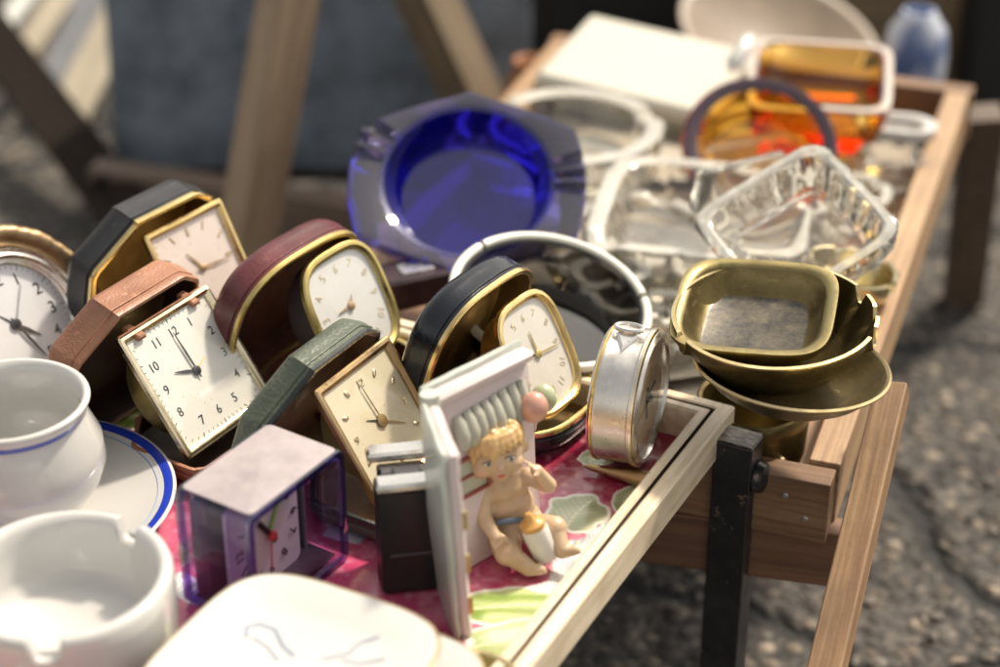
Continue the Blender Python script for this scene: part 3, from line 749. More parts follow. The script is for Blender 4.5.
MB().box((-.95, 2.0, 3.7), (.15, .5, 2.6), r=.05).build('switch', BLACKP, d0, FD)

# ------------------------------------------------------------------ ceramic book with a child figurine
CER = paint('book_ceramic', (.66, .57, .57), .35, .12, (.45, .38, .33), .3)
MINT = paint('mint_ceramic', (.55, .59, .53), .35, .25, (.7, .66, .6), .3)
b0 = thing('ceramic_book', (-2.1, 65.75, FZ), (0, 0, R(43.6)), 'open book of pale pink and mint ceramic with an awning and red framed window', 'ornament')
PG = frame_m(0, 0, 0, 6.2)
def wobble(m, amt, seed=0):
    for v in m.bm.verts:
        n_ = noise.noise_vector(v.co*.9+Vector((seed, 0, 0))); v.co += n_*amt
def grid_slab(w, h, d, x0=0):
    m = MB(); m.box((x0+w/2, h/2, -d/2), (w, h, d), r=.12)
    bmesh.ops.subdivide_edges(m.bm, edges=[e for e in m.bm.edges if e.calc_length() > 1], cuts=8, use_grid_fill=True)
    wobble(m, .07); return m
grid_slab(5.5, 8.8, .45).build('back_page', CER, b0, PG)
m = MB(); m.box((2.75, 8.55, .02), (5.5, .5, .7), r=.15); wobble(m, .05); m.build('page_edge', CER, b0, PG)
grid_slab(5.7, 9.0, .25, -.1).build('cover', MINT, b0, PG @ Matrix.Translation((0, .05, -.47)))
# front page, turned towards the camera
P2 = Matrix.Rotation(R(-120), 4, 'Z') @ frame_m(0, 0, 0, -3)
P2 = Matrix.Translation((.1, -.05, 0)) @ P2
grid_slab(3.9, 8.9, .5).build('front_page', CER, b0, P2 @ Matrix.Translation((0, 0, .5)))
grid_slab(4.05, 9.05, .3, -.1).build('cover', MINT, b0, P2 @ Matrix.Translation((0, 0, .8)))
MB().tube([(-.1, .1, .3), (-.12, .6, 4.5), (-.1, .95, 8.9)], .42, 14).build('spine', MINT, b0)
# awning: scalloped strips
m = MB()
for k in range(8):
    x = 1.15+k*.52
    m.tube([(x, 7.4+.03*k, .02), (x, 7.05, .18), (x, 6.55, .30), (x-.02, 6.1+.05*(k % 2), .34), (x, 5.92, .26)], [.2, .30, .33, .31, .2], 10)
wobble(m, .08, 3)
m.build('awning', paint('sage_ceramic', (.43, .43, .36), .35, .3, (.6, .55, .45), .3), b0, PG)
m = MB(); WX_ = Matrix.Translation((.35, 0, 0))
m.box((1.35, 5.3, .1), (1.75, .16, .22), r=.04); m.box((1.35, 3.6, .1), (1.75, .16, .22), r=.04); m.box((.5, 4.45, .1), (.16, 1.7, .22), r=.04); m.box((2.2, 4.45, .1), (.16, 1.7, .22), r=.04); m.box((1.35, 4.45, .08), (1.6, .13, .18), r=.03)
m.build('window_frame', paint('red_brown_paint', (.30, .06, .04), .35, .3, (.5, .3, .25), .2), b0, PG @ WX_)
MB().box((1.35, 4.45, .02), (1.6, 1.6, .1)).build('window_pane', paint('pane_ceramic', (.45, .46, .36), .3, .15), b0, PG @ WX_)
m = MB()
for k in range(3): m.box((-.03+.0*k, .02, 1.6+k*2.1), (.12, .25, .9), r=.04)
m.build('clasp', GOLDS, b0, P2 @ Matrix(((1, 0, 0, 3.85), (0, 0, 1, 0), (0, 1, 0, 0), (0, 0, 0, 1))))

# the child: primitives merged into one surface by voxel remeshing
def fused(name, m, mats, parent, voxel=.07, smooth=8, M=None):
    me = bpy.data.meshes.new('tmp'); m.bm.to_mesh(me); m.bm.free(); me.transform(Matrix.Scale(.01, 4) @ (M or Matrix()))
    ob = bpy.data.objects.new('tmp', me); C.objects.link(ob)
    r_ = ob.modifiers.new('r', 'REMESH'); r_.mode = 'VOXEL'; r_.voxel_size = voxel*.01
    s2 = ob.modifiers.new('s', 'SMOOTH'); s2.iterations = smooth; s2.factor = .5
    dg = bpy.context.evaluated_depsgraph_get()
    me2 = bpy.data.meshes.new_from_object(ob.evaluated_get(dg)); bpy.data.objects.remove(ob)
    me2.name = name; me2.materials.clear(); me2.materials.append(mats)
    for p in me2.polygons: p.use_smooth = True
    o2 = bpy.data.objects.new(name, me2); C.objects.link(o2); o2.parent = parent
    return o2
def skinm():
    def f(t):
        c = t.mix(t.ramp(t.noise(70, 5), [(.35, 0), (.7, 1)]), (.47, .32, .19), (.60, .45, .30))
        sp = t.ramp(t.noise(400, 4, .7), [(.66, 0), (.7, .7)])
        c = t.mix(sp, c, (.32, .2, .11))
        t.set(Base_Color=c, Roughness=.42, Subsurface_Weight=.15, Subsurface_Scale=.003, Coat_Weight=.25, Coat_Roughness=.2)
        t.bump(t.noise(220, 5), .15, .0005)
    return mat('painted_skin', f)
bp = at(524, 556, FZ+.1)
k0 = thing('child_figurine', (bp.x, bp.y, FZ+.05), (R(0), 0, R(10)), 'small painted seated child figurine with golden hair and baby bottle', 'figurine'); k0.scale = (1.16, 1.1, 1.04); k0.rotation_euler = (0, R(-8), R(12))
body = MB()
def cap(a, b, ra, rb, n=5):
    a, b = Vector(a), Vector(b)
    for k in range(n+1): body.ball(a.lerp(b, k/n), ra+(rb-ra)*k/n, seg=16)
HC = Vector((-.35, 1.05, 4.95))                    # head centre
body.ball((0, .95, 1.1), (1.05, .95, .95)); body.ball((-.1, .95, 2.0), (.95, .85, 1.0)); body.ball((-.15, 1.0, 2.9), (.88, .7, .75)); body.ball((-.2, 1.05, 3.4), (.75, .55, .45))
cap((-.25, 1.05, 3.5), (-.3, 1.05, 4.1), .42, .42, 3)
body.ball(HC, (1.18, 1.15, 1.2), seg=28); body.ball(HC+Vector((-.55, -.55, -.42)), .48); body.ball(HC+Vector((.5, -.6, -.42)), .48); body.ball(HC+Vector((.0, -.75, -.78)), .36)
body.ball(HC+Vector((-1.17, .0, -.25)), (.16, .26, .32)); body.ball(HC+Vector((1.17, .0, -.25)), (.16, .26, .32))
body.ball(HC+Vector((.02, -1.2, -.22)), (.13, .16, .12)); body.ball(HC+Vector((.02, -1.08, -.6)), (.2, .12, .07)); body.ball(HC+Vector((.02, -1.05, -.7)), (.16, .12, .06))
# arms
cap((-.95, .95, 3.25), (-1.2, .35, 2.2), .38, .33); cap((-1.2, .35, 2.2), (-.95, -.45, 1.65), .33, .24)
cap((.7, .95, 3.25), (1.35, .35, 3.0), .37, .33); cap((1.35, .35, 3.0), (.98, .15, 4.0), .32, .25)
for k in range(4):                                 # fingers
    cap((-.95+k*.13-.2, -.5, 1.6), (-.85+k*.13-.25, -.82-.03*(k == 1), 1.35), .085, .07, 3)
    cap((.95, -.02+k*.13, 4.05), (.72, -.05+k*.13, 4.45-.03*k), .085, .07, 3)
cap((-.72, -.4, 1.7), (-.55, -.65, 1.6), .09, .075, 3); cap((.95, -.1, 3.95), (.8, -.28, 4.12), .09, .075, 3)
# legs
cap((-.55, .6, .8), (-.65, -.8, 1.05), .68, .52); cap((-.65, -.8, 1.05), (-.05, -1.2, .42), .46, .34); cap((-.05, -1.25, .36), (.35, -1.35, .3), .3, .24, 3)
cap((.6, .6, .85), (1.25, -.3, 1.35), .64, .48); cap((1.25, -.3, 1.35), (1.3, -.95, .75), .42, .3); cap((1.3, -1.0, .6), (1.75, -1.2, .72), .28, .22, 3)
for k in range(5):
    body.ball((1.88, -1.36+k*.1, .72+.07*k), .095-.01*k, seg=10); body.ball((.52-.02*k, -1.5+k*.09, .2+.07*k), .09, seg=10)
fused('body', body, skinm(), k0, .055, 7)
hair = MB(); rh = random.Random(11)
hair.ball(HC+Vector((0, .25, .35)), (1.27, 1.15, 1.02), seg=28)
for k in range(60):
    a = rh.uniform(-PI*.98, PI*.02) if k % 2 else rh.uniform(0, PI2)
    el = rh.uniform(.25, 1.35)
    p = HC+Vector((1.22*math.cos(a)*math.cos(el), 1.18*math.sin(a)*math.cos(el)+.08, 1.2*math.sin(el)+.12))
    q = p+Vector((math.cos(a)*.12+rh.uniform(-.15, .15), math.sin(a)*.1, -rh.uniform(.25, .5)))
    for j in range(4): hair.ball(p.lerp(q, j/3), .19-.04*j, seg=8)
for k in range(9):                                # fringe over the forehead
    x = -.95+k*.24; y = -math.sqrt(max(0, 1.28**2-x*x))*.98
    p = HC+Vector((x*.8, y*.72, .98)); q = HC+Vector((x*1.05, y*.93, .36-.12*abs(x)))
    for j in range(5): hair.ball(p.lerp(q, j/4)+Vector((0, -.1*math.sin(j/4*PI), 0)), .2-.035*j, seg=8)
def hairm():
    def f(t):
        c = t.mix(t.ramp(t.noise(2.4, 5, .7, (160, 160, 30)), [(.3, 0), (.7, 1)]), (.42, .23, .08), (.70, .50, .23))
        t.set(Base_Color=c, Roughness=.38, Coat_Weight=.3, Coat_Roughness=.2); t.bump(t.noise(2.4, 5, .7, (160, 160, 30)), .5, .0008)
    return mat('painted_hair', f)
fused('hair', hair, hairm(), k0, .06, 3)
for sx in (-1, 1):
    e = HC+Vector((.02+sx*.42, -1.06, .03))
    MB().ball(e, (.15, .07, .09), seg=16).build('eye', paint('eye_white', (.7, .68, .64), .2), k0)
    MB().ball(e+Vector((.03, -.06, .0)), (.08, .04, .08), seg=14).build('iris', paint('iris_blue', (.08, .11, .17), .15), k0)
    MB().tube([e+Vector((-.2, -.05, .10)), e+Vector((0, -.09, .17)), e+Vector((.2, -.05, .10))], .02, 6).build('eyelash', paint('lash_brown', (.06, .03, .02), .5), k0)
    MB().tube([e+Vector((-.2, .0, .33)), e+Vector((0, -.04, .38)), e+Vector((.2, .0, .33))], .022, 6).build('eyebrow', paint('brow_gold', (.4, .2, .08), .5), k0)
    MB().ball(HC+Vector((sx*.62, -.97, -.42)), (.2, .05, .15), seg=14).build('cheek_blush', paint('blush', (.66, .36, .26), .45), k0)
MB().ball(HC+Vector((.02, -1.17, -.62)), (.16, .06, .06), seg=14).build('lips', paint('lip_red', (.55, .08, .06), .3), k0)
# bottle, blue strap, balloons
m = MB(); BT = Matrix.Translation((.62, -.75, .95)) @ Matrix.Rotation(R(-10), 4, 'Y')
m.polar([(0, -.6), (.42, -.6), (.48, -.5), (.5, .9), (.44, 1.1), (.0, 1.1)], 32, M=BT, shape=lambda a, i: 1+.02*math.sin(12*a)); m.build('bottle', paint('bottle_white', (.70, .67, .63), .35, .1, (.5, .4, .32)), k0)
MB().polar([(0, 1.08), (.46, 1.08), (.46, 1.3), (.3, 1.38), (.18, 1.5), (.15, 1.72), (.1, 1.8), (0, 1.82)], 24, M=BT).build('bottle_teat', paint('teat_amber', (.62, .34, .10), .35), k0)
MB().tube([(-.75, .05, 2.0), (-.4, -.12, 2.08), (.0, -.2, 2.06), (.3, -.35, 2.1)], .12, 8).build('strap', paint('slate_blue', (.10, .14, .20), .35, .2, (.4, .35, .3)), k0)
bal = thing('balloon_pair', tuple(pd(537, 408, 85.2)), (0, 0, 0), 'pink balloon with a green one behind, just above the child figurine', 'ornament')
MB().ball((-.05, 0, 0), (.55, .5, .62), rot=Matrix.Rotation(R(12), 4, 'Y')).build('pink_balloon', paint('balloon_pink', (.60, .32, .24), .3, .15, (.45, .2, .15), .4), bal)
MB().ball((.42, .35, .05), (.48, .45, .58)).build('green_balloon', paint('balloon_green', (.42, .46, .28), .3, .15, None, .4), bal)
MB().tube([(.1, .1, -.5), (.0, .5, -1.1), (.0, .9, -1.6)], .05, 8).build('string', CER, bal)
bal.parent = k0; bal.location = (0, 0, 0)
_w = pd(535, 407, 81.6); _l = (Matrix.Rotation(R(12), 4, 'Z') @ Matrix.Rotation(R(-8), 4, 'Y')).inverted() @ (_w-Vector((bp.x, bp.y, FZ+.05)))
bal.location = Vector((_l.x*.01/1.16, _l.y*.01/1.1, _l.z*.01/1.04)); bal.scale = (1.0, 1.05, 1.1)
for kk in ('category', 'label'): del bal[kk]
bal.name = 'balloons'

# ------------------------------------------------------------------ white crockery, lower left
# saucer
sc_ = pd(25, 497, 85)
su = thing('saucer', (sc_.x, sc_.y, FZ+.05), (0, 0, 0), 'white porcelain saucer with blue edge band under the white cup', 'saucer')
zs = sc_.z-FZ-.05
RR = 6.56
MB().polar([(0, .1), (2.2, .1), (2.5, .0), (2.7, .0), (2.8, .25), (4.6, zs*.55), (RR-.05, zs-.06), (RR, zs), (RR-.05, zs+.06), (RR-.15, zs+.07), (RR-.55, zs-.05, 1), (RR-.6, zs-.07), (5.0, zs*.62+.1), (3.6, .55), (2.6, .38), (0, .36)], 128).build('dish', [WHITE, BLUE], su, smooth=60)
MB().polar([(RR-.86, zs-.155), (RR-.83, zs-.12), (RR-.80, zs-.125)], 128).build('thin_band', paint('pale_blue_glaze', (.25, .35, .60), .15), su)
# cup
cp = thing('cup', (sc_.x-.1, sc_.y, FZ+.45), (0, 0, 0), 'round bellied white porcelain cup with blue band under its lip', 'cup')
lo, hi = FZ, FZ+14
for _ in range(40):
    mid = (lo+hi)/2; dep = (sc_.y*math.cos(PITCH)-(mid-CAMH)*math.sin(PITCH)); up = sc_.y*math.sin(PITCH)+(mid-CAMH)*math.cos(PITCH)
    if 333.5-FPX*up/dep > 399: lo = mid
    else: hi = mid
HCp = lo-FZ-.45; rc = 81/FPX*dep
MB().polar([(0, .2), (1.5, .2), (1.6, 0), (1.8, 0), (1.95, .2), (2.9, .9), (3.55, 1.9), (3.8, HCp*.45), (3.72, HCp*.62), (rc-.25, HCp-.95), (rc-.30, HCp-.78), (rc-.28, HCp-.74, 1), (rc-.16, HCp-.46, 1), (rc-.12, HCp-.38), (rc, HCp-.1), (rc-.02, HCp), (rc-.14, HCp+.06), (rc-.3, HCp), (rc-.42, HCp-.3), (rc-.5, HCp-.8), (3.5, HCp*.62), (3.55, HCp*.45), (3.1, 1.6), (2.2, .8), (0, .55)], 128).build('bowl', [WHITE, BLUE], cp, smooth=60)
ear = [(-rc+.2, 0, HCp-1.0), (-rc-.8, 0, HCp-.8), (-rc-1.5, 0, HCp-1.6), (-rc-1.3, 0, HCp-2.9), (-rc+.1, 0, HCp-3.4)]
MB().tube(ear, [.28, .26, .24, .26, .3], 12).build('handle', WHITE, cp, Matrix.Rotation(R(20), 4, 'Z'), subd=1)
# white ashtray with notches
wa = pd(60, 572, 73.7); zw = wa.z-FZ-.05; rw = 4.25
wt = thing('ashtray', (wa.x, wa.y, FZ+.05), (0, 0, 0), 'deep round white ceramic ashtray with notched rim at the lower left', 'ashtray', 'ceramic ashtrays')
def notch(angs, wd, depth, idx):
    def f(a, i, r, z):
        if i not in idx: return 0
        s_ = 0
        for an in angs:
            d = (a-R(an)+PI) % PI2-PI; x = abs(d)/R(wd)
            if x < 1.35: s_ = min(s_, -depth*(1-max(0, (x-.6)/.75)**2) if x > .6 else -depth)
        return s_
    return f
MB().polar([(0, .15), (2.9, .15), (3.1, 0), (3.5, .05), (4.0, .7), (rw+.02, 2.2), (rw+.03, zw-.9), (rw, zw-.35), (rw-.06, zw-.1), (rw-.25, zw), (rw-.45, zw-.04), (rw-.62, zw-.3), (rw-.68, zw-.9), (rw-.85, zw-2.2), (rw-1.3, zw-2.9), (0, zw-3.1)], 180, zmod=notch([58, 273, 165], 6, .95, (7, 8, 9, 10, 11))).build('bowl', WHITE, wt, smooth=60)
# stack of rounded square plates
pl_c = at(290, 652, 24.3)
def sqr(p): return lambda a, i: (abs(math.cos(a))**p+abs(math.sin(a))**p)**(-1/p)
def plate(c, z, yaw, hw, label, mark=False, edge=True):
    t = thing('plate', (c.x, c.y, z), (0, 0, R(yaw)), label, 'plate', 'stacked white square plates')
    MB().polar([(0, .1), (hw*.55, .1), (hw*.58, 0), (hw*.64, 0), (hw*.68, .12), (hw*.97, .62), (hw, .7), (hw-.03, .78), (hw*.95, .77), (hw*.72, .42), (hw*.6, .3), (0, .28)], 128, shape=sqr(4.0)).build('dish', WHITE, t, smooth=60)
    if edge: MB().polar([(hw+.0, .62), (hw+.02, .70), (hw-.02, .785), (hw-.09, .79)], 128, shape=sqr(4.0)).build('edge_line', OLIVE_LIP, t)
    if mark:
        gl = paint('pale_blue_print', (.30, .34, .42), .2, .3)
        m = MB()
        def fl(pts, r_): m.tube([(x, y, .30) for x, y in pts], r_, 6)
        m2 = Matrix.Diagonal((1, 1, .08, 1))
        fl([(-2.6, 1.0), (-2.9, 1.5), (-2.6, 1.9), (-1.9, 1.9), (-1.1, 1.2), (-.4, .9)], .11); fl([(-2.4, 1.1), (-1.6, .9), (-.8, .4)], .08)
        fl([(.6, 1.2), (1.3, 1.9), (1.4, 2.7), (1.9, 3.2)], .08); fl([(1.3, 1.5), (2.0, 1.6), (2.7, 2.3)], .07)
        for v in m.bm.verts:
            rho = (abs(v.co.x)**4.0+abs(v.co.y)**4.0)**(1/4.0)/hw
            zz = .28+.02*min(1, rho/.6) if rho < .6 else .3+.12*(rho-.6)/.12 if rho < .72 else .42+.35*(rho-.72)/.23
            v.co.z = zz+(v.co.z-.3)*.12+.014
        m.build('blue_print', gl, t)
    return t
for k in range(5):
    plate(Vector((pl_c.x+(1.75 if k == 3 else .1*(k % 2)), pl_c.y-.2+(-.9 if k == 3 else 0), 0)), FZ+.05+k*.78, -27+(4 if k == 3 else -3 if k == 2 else 0), 4.75,
          ['bottom white plate of the stack at the lower edge', 'second lowest white plate of the stack at the lower edge', 'middle white plate of the stack at the lower edge',
           'white plate sticking out to the right just under the topmost plate', 'topmost white rounded square plate with faint blue print'][k], k == 4)
# brass dish at the bottom
bd = at(462, 690, 21.6)
bt = thing('brass_dish', (bd.x, bd.y, FZ+.03), (0, 0, 0), 'small round brass dish at the lower edge between plates and tray rim', 'dish')
MB().polar([(0, 0), (1.0, 0), (1.7, .3), (2.25, 1.2), (2.35, 1.55), (2.28, 1.6), (2.1, 1.5), (1.6, .7), (0, .4)], 64).build('bowl', GOLDS, bt, smooth=60)
MB().polar([(2.3, 1.5), (2.42, 1.58), (2.38, 1.66), (2.2, 1.62)], 64).build('lip', OLIVE_LIP, bt)

# ------------------------------------------------------------------ wooden crate behind
CRZ = 19.4
CN = Vector((15.88, 75.4)); CA = R(71.0); cu_ = Vector((math.cos(CA), math.sin(CA))); cw_ = Vector((-math.sin(CA), math.cos(CA)))
CL, CWD = 46.5, 29.0
WD = wood('crate_wood', (.42, .26, .14), (.22, .115, .052), 0, 1., .6, .5)
WD2 = wood('pale_crate_wood', (.52, .36, .20), (.29, .16, .08), 0, 1., .55, .3)
cr = thing('wooden_crate', (CN.x, CN.y, CRZ-3.5), (0, 0, CA), 'shallow wooden crate holding glass and brass ashtrays behind the tray', 'crate')
# local x = away, local y = left, origin near right bottom corner
def board(name, c, d, m, parent, rot=None, bevel=.09):
    o = MB().box((0, 0, 0), d).build(name, m, parent, smooth=30, bevel=bevel); o.location = Vector(c)*.01
    if rot: o.rotation_euler = rot
    return o
board('side_board', (CL/2, .75, 1.75), (CL, 1.5, 3.5), WD2, cr)
board('side_board', (CL/2, CWD-.75, 1.75), (CL, 1.5, 3.5), WD2, cr)
WDY = wood('crate_end_wood', (.34, .20, .11), (.17, .085, .04), 1, 1., .6, .6)
board('end_board', (-.85, CWD/2-.0, 1.65), (1.5, CWD-.3, 3.3), WDY, cr)
board('end_board', (CL+.8, CWD/2, 1.75), (1.5, CWD+.4, 3.5), WDY, cr)
for k in range(5): board('bottom_slat', (CL/2, 3.4+k*5.5, .25), (CL-.1, 5.2, .5), WD, cr)
for y in (1.2, 2.2, 26.5): MB().polar([(0, 0), (.16, 0), (.12, .05), (0, .07)], 12, M=Matrix.Translation((-1.6, y, 1.2 if y < 2 else 2.3)) @ Matrix.Rotation(R(-90), 4, 'Y')).build('nail', STEEL, cr)
# newspaper-like packing at the crate bottom
FLZ = CRZ-3.0
pk = MB(); rp = random.Random(5)
for i in range(30):
    cx, cy = rp.uniform(9, CL-6), rp.uniform(5, CWD-5)
    pk.box((cx, cy, .62+.035*i), (rp.uniform(5, 9), rp.uniform(4, 7), .03), rot=Matrix.Rotation(rp.uniform(0, 6), 4, 'Z'))
pks = pk.build('packing_paper', paint('packing_paper', (.46, .42, .35), .7, .35), None, smooth=0)
pks.location = (CN.x*.01, CN.y*.01, (CRZ-3.5)*.01); pks.rotation_euler = (0, 0, CA)
tag(pks, 'crumpled pale paper lying loose under the glass ashtrays in the crate', 'paper', kind='stuff')

# folding stand under the crate
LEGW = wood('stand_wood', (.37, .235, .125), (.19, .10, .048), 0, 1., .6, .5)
st = thing('folding_stand', (0, 0, 0), (0, 0, 0), 'low wooden trestle stand with slanted legs carrying the crate', 'stand')
a = pd(893, 388, 91.5); b = pd(822, 690, 82); b2 = b+(b-a)*((b.z-0)/(a.z-b.z))
beam('leg', a, b2, 1.5, 1.1, LEGW, st, up=(-.4, -.9, .2))
a = Vector((CN.x-.5, CN.y-.35, 0)); 
q1, q2 = at(700, 535, 14.6), at(862, 556, 14.6)
beam('rail', q1+(q1-q2)*.6, q2, 1.5, 3.1, wood('rail_wood', (.24, .125, .07), (.13, .06, .035), 0, 1., .55, .5), st)
f1 = at(962, 302, 0)
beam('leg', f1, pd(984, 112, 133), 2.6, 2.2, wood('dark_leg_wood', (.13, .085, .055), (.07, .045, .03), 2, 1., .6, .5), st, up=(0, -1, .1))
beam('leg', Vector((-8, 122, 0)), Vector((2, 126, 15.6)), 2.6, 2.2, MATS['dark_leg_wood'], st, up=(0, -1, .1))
beam('leg', Vector((-12, 86, 0)), Vector((-8, 87, 15.6)), 2.2, 2, LEGW, st, up=(0, -1, .1))
beam('rail', Vector((1.5, 124, 14.8)), Vector((27.5, 114.8, 14.8)), 1.5, 2, LEGW, st)

# black post by the tray's corner
pp = at(739, 436, 20.9)
ps = thing('black_post', (pp.x, pp.y, 0), (0, 0, R(62.5-90)), 'black painted square wooden post with worn edges at the tray corner', 'post')
POSTM = mat('worn_black_paint', lambda t: (t.set(Base_Color=t.mix(t.ramp(t.noise(95, 7, .72), [(.62, 0), (.66, 1)]), t.mix(t.ramp(t.noise(30, 6, .7), [(.4, 0), (.7, 1)]), (.010, .010, .012), (.035, .034, .034)), (.22, .15, .10)), Roughness=t.ramp(t.noise(50), [(.3, .25), (.7, .5)])), t.bump(t.noise(120, 6), .4, .0008)))
m = MB(); m.box((0, 0, 10.4), (1.9, 1.5, 20.8)); m.build('upright', POSTM, ps, smooth=30, bevel=.1)
MB().box((0, 0, 20.86), (1.8, 1.42, .08)).build('top_face', mat('lit_top', lambda t: (t.set(Base_Color=t.mix(t.ramp(t.noise(2.2, 6, .75, (90, 260, 90)), [(.4, 0), (.62, 1)]), (.04, .035, .03), (.30, .25, .20)), Roughness=.35), t.bump(t.noise(150, 5), .4, .0006))), ps, smooth=0, bevel=.03)  # streaky paler top: light falling on the post top is painted in
MB().polar([(0, 0), (.75, 0), (.8, .1), (.7, .45), (.3, .6), (0, .62)], 20, M=Matrix.Translation((.93, .1, 18.9)) @ Matrix.Rotation(R(90), 4, 'Y')).build('bolt', POSTM, ps)

# ------------------------------------------------------------------ ashtrays in the crate
def on(px, py, zr): return at(px, py, zr)
# bronze dish, notched ashtray and inner bowl
c = pd(789, 364, 87.4)
d1 = thing('round_dish', (c.x, c.y, c.z-1.7), (R(-3), R(4), 0), 'round olive green metal dish with turned lip under the notched ashtray', 'dish')
rr = 4.42
MB().polar([(0, 0), (1.9, 0), (2.6, .15), (3.6, .8), (rr-.1, 1.5), (rr+.05, 1.6), (rr+.08, 1.7, 1), (rr-.02, 1.78, 1), (rr-.16, 1.7, 1), (rr-.4, 1.45), (3.3, .85), (2.4, .35), (0, .25)], 96).build('bowl', [OLIVE, OLIVE_LIP], d1, smooth=50)
c = pd(778, 312, 87.5); rn = 4.62
d2 = thing('notched_ashtray', (c.x, c.y, c.z-3.0), (R(2), R(-3), 0), 'olive green metal ashtray with square notches along its bright rim', 'ashtray')
nz = notch([-25, -2, 22, 95, 200], 4.0, .75, (5, 6, 7, 8))
MB().polar([(0, 0), (1.7, 0), (2.5, .2), (3.5, 1.0), (4.25, 2.0), (rn, 2.9), (rn+.02, 3.0, 1), (rn-.16, 3.02, 1), (rn-.2, 2.9), (4.0, 2.0), (3.2, 1.15), (2.3, .5), (0, .35)], 220, zmod=nz).build('bowl', [OLIVE, OLIVE_LIP], d2, smooth=50)
c = pd(757, 308, 88.4)
d3 = thing('square_bowl', (c.x, c.y, c.z-1.5), (R(7), R(-3), R(-14)), 'squarish olive bowl with mottled dark well lying inside the notched ashtray', 'bowl')
WELL = mat('mottled_well', lambda t: t.set(Base_Color=t.mix(t.ramp(t.noise(110, 8, .8), [(.38, 0), (.68, 1)]), (.035, .035, .038), (.17, .145, .10)), Roughness=.35, Metallic=.4))
MB().polar([(0, 0), (1.8, 0), (2.6, .35), (3.2, 1.2), (3.42, 1.65), (3.4, 1.78, 1), (3.12, 1.8, 1), (2.9, 1.65, 1), (2.75, 1.2), (2.4, .7), (2.2, .55), (2.1, .5, 2), (0, .45, 2)], 96, shape=lambda a, i: 1.07*sqr(4.2)(a, i)).build('bowl', [OLIVE, metal('olive_brass', (.30, .25, .12), (.12, .09, .04), .38), WELL], d3, smooth=50)

t = thing('round_pot', (12.2, 79.2, CRZ-2.95), (0, 0, 0), 'low dark olive metal pot propping up the round dish in the crate corner', 'pot')
MB().polar([(0, 0), (1.9, 0), (2.2, .2), (2.6, 1.6), (2.7, 3.4), (2.75, 4.2), (2.65, 4.3), (2.5, 4.2), (2.4, 1.6), (1.9, .5), (0, .4)], 64).build('vessel', OLIVE, t, smooth=50)
MB().ball((1.0, -2.5, 2.2), (.4, .4, .4), seg=16).build('knob', OLIVE_LIP, t)

def glass_dish(name, c, zr, H, R_, well, label, m, p=2., rot=(0, 0, 0), notches=(0, 90, 180, 270), lob=0, cat='ashtray', rimm=None, ndepth=.45, nw=7, group=None, n=96, outer=None):
    t = thing(name, (c.x, c.y, zr-H), rot, label, cat, group)
    nz_ = notch(notches, nw, ndepth, (4, 5, 6, 7, 8)) if notches else None
    sh = lambda a, i: (abs(math.cos(a))**p+abs(math.sin(a))**p)**(-1/p)*(1+lob*math.cos(36*a)*(i > 8)+(.012*(1 if math.cos(20*a) > 0 else -1) if lob and 2 < i < 6 else 0))*(outer(a) if outer and i < 7 else 1)
    MB().polar([(0, .12), (R_*.62, .12), (R_*.70, 0), (R_*.82, .25), (R_*.96, H*.62), (R_, H-.22), (R_-.12, H-.04), (well+.22, H, 1), (well+.04, H-.12, 1), (well-.3, H*.55), (well-.8, H*.34), (0, H*.30)], n, shape=sh, zmod=nz_).build('dish', [m, rimm or m], t, smooth=38)
    return t
def gv(name, col, dens, base=(1, 1, 1), rough=.015, trans=1.):
    """clear glass with coloured absorption inside"""
    def f(t):
        t.set(Base_Color=base, Roughness=rough, IOR=1.5, Transmission_Weight=trans)
        v = t.n('VolumeAbsorption', Density=dens); v.inputs[0].default_value = (*col, 1); t.l(v.outputs[0], t.out.inputs['Volume'])
    return mat(name, f)
COB = gv('cobalt_glass', (.24, .21, .78), 80, (.88, .88, .96), .02, .93)
AMB = gv('amber_glass', (1., .78, .0), 190)
CLR = gv('clear_glass', (.92, .90, .80), 16, (.98, .96, .92), .02, .95)
RIMGLINT = mat('glass_rim_glint', lambda t: t.set(Base_Color=(.86, .84, .76), Roughness=.10, IOR=1.5, Transmission_Weight=.55))  # pale half-clear rim: glints of sky and sun put into the colour
SMK = gv('smoky_glass', (.22, .20, .18), 420)

c = pd(468, 156, 106)
cb = glass_dish('glass_ashtray', c, c.z, 3.4, 6.35, 4.5, 'large cobalt blue glass ashtray tipped towards the viewer', COB, 2.0, (R(31), R(12), R(-20)), (18, 27, 36, 168, 177, 186), lob=.0, nw=2.2, ndepth=.5, group='glass ashtrays in the crate', n=180,
           outer=lambda a: (.3+.7*math.cos(R(30))/math.cos(((a+R(8)) % R(60))-R(30)))*(1.02+.10*math.cos(2*(a-R(20)))))
MB().polar([(4.78, 3.42), (4.5, 3.3), (4.16, 3.4*.55), (3.66, 3.4*.34+.03), (0, 3.4*.30+.03)], 96).build('well', thin_glass('cobalt_flash', (.045, .03, .78), .08), cb)
c = at(570, 124, 20.9)
rg = glass_dish('glass_ashtray', c, 20.9, 3.4, 5.9, 4.6, 'round clear ribbed glass ashtray behind the cobalt blue one', CLR, 2, (0, 0, 0), (20, 140, 260), lob=.012, rimm=RIMGLINT, group='glass ashtrays in the crate')
c = pd(539, 291, 97)
sm_ = glass_dish('glass_ashtray', c, c.z, 3.2, 5.0, 4.45, 'dark smoky glass ashtray with rim glints painted pale behind the navy clock', SMK, 2, (R(10), R(12), R(-6)), (), group='glass ashtrays in the crate')
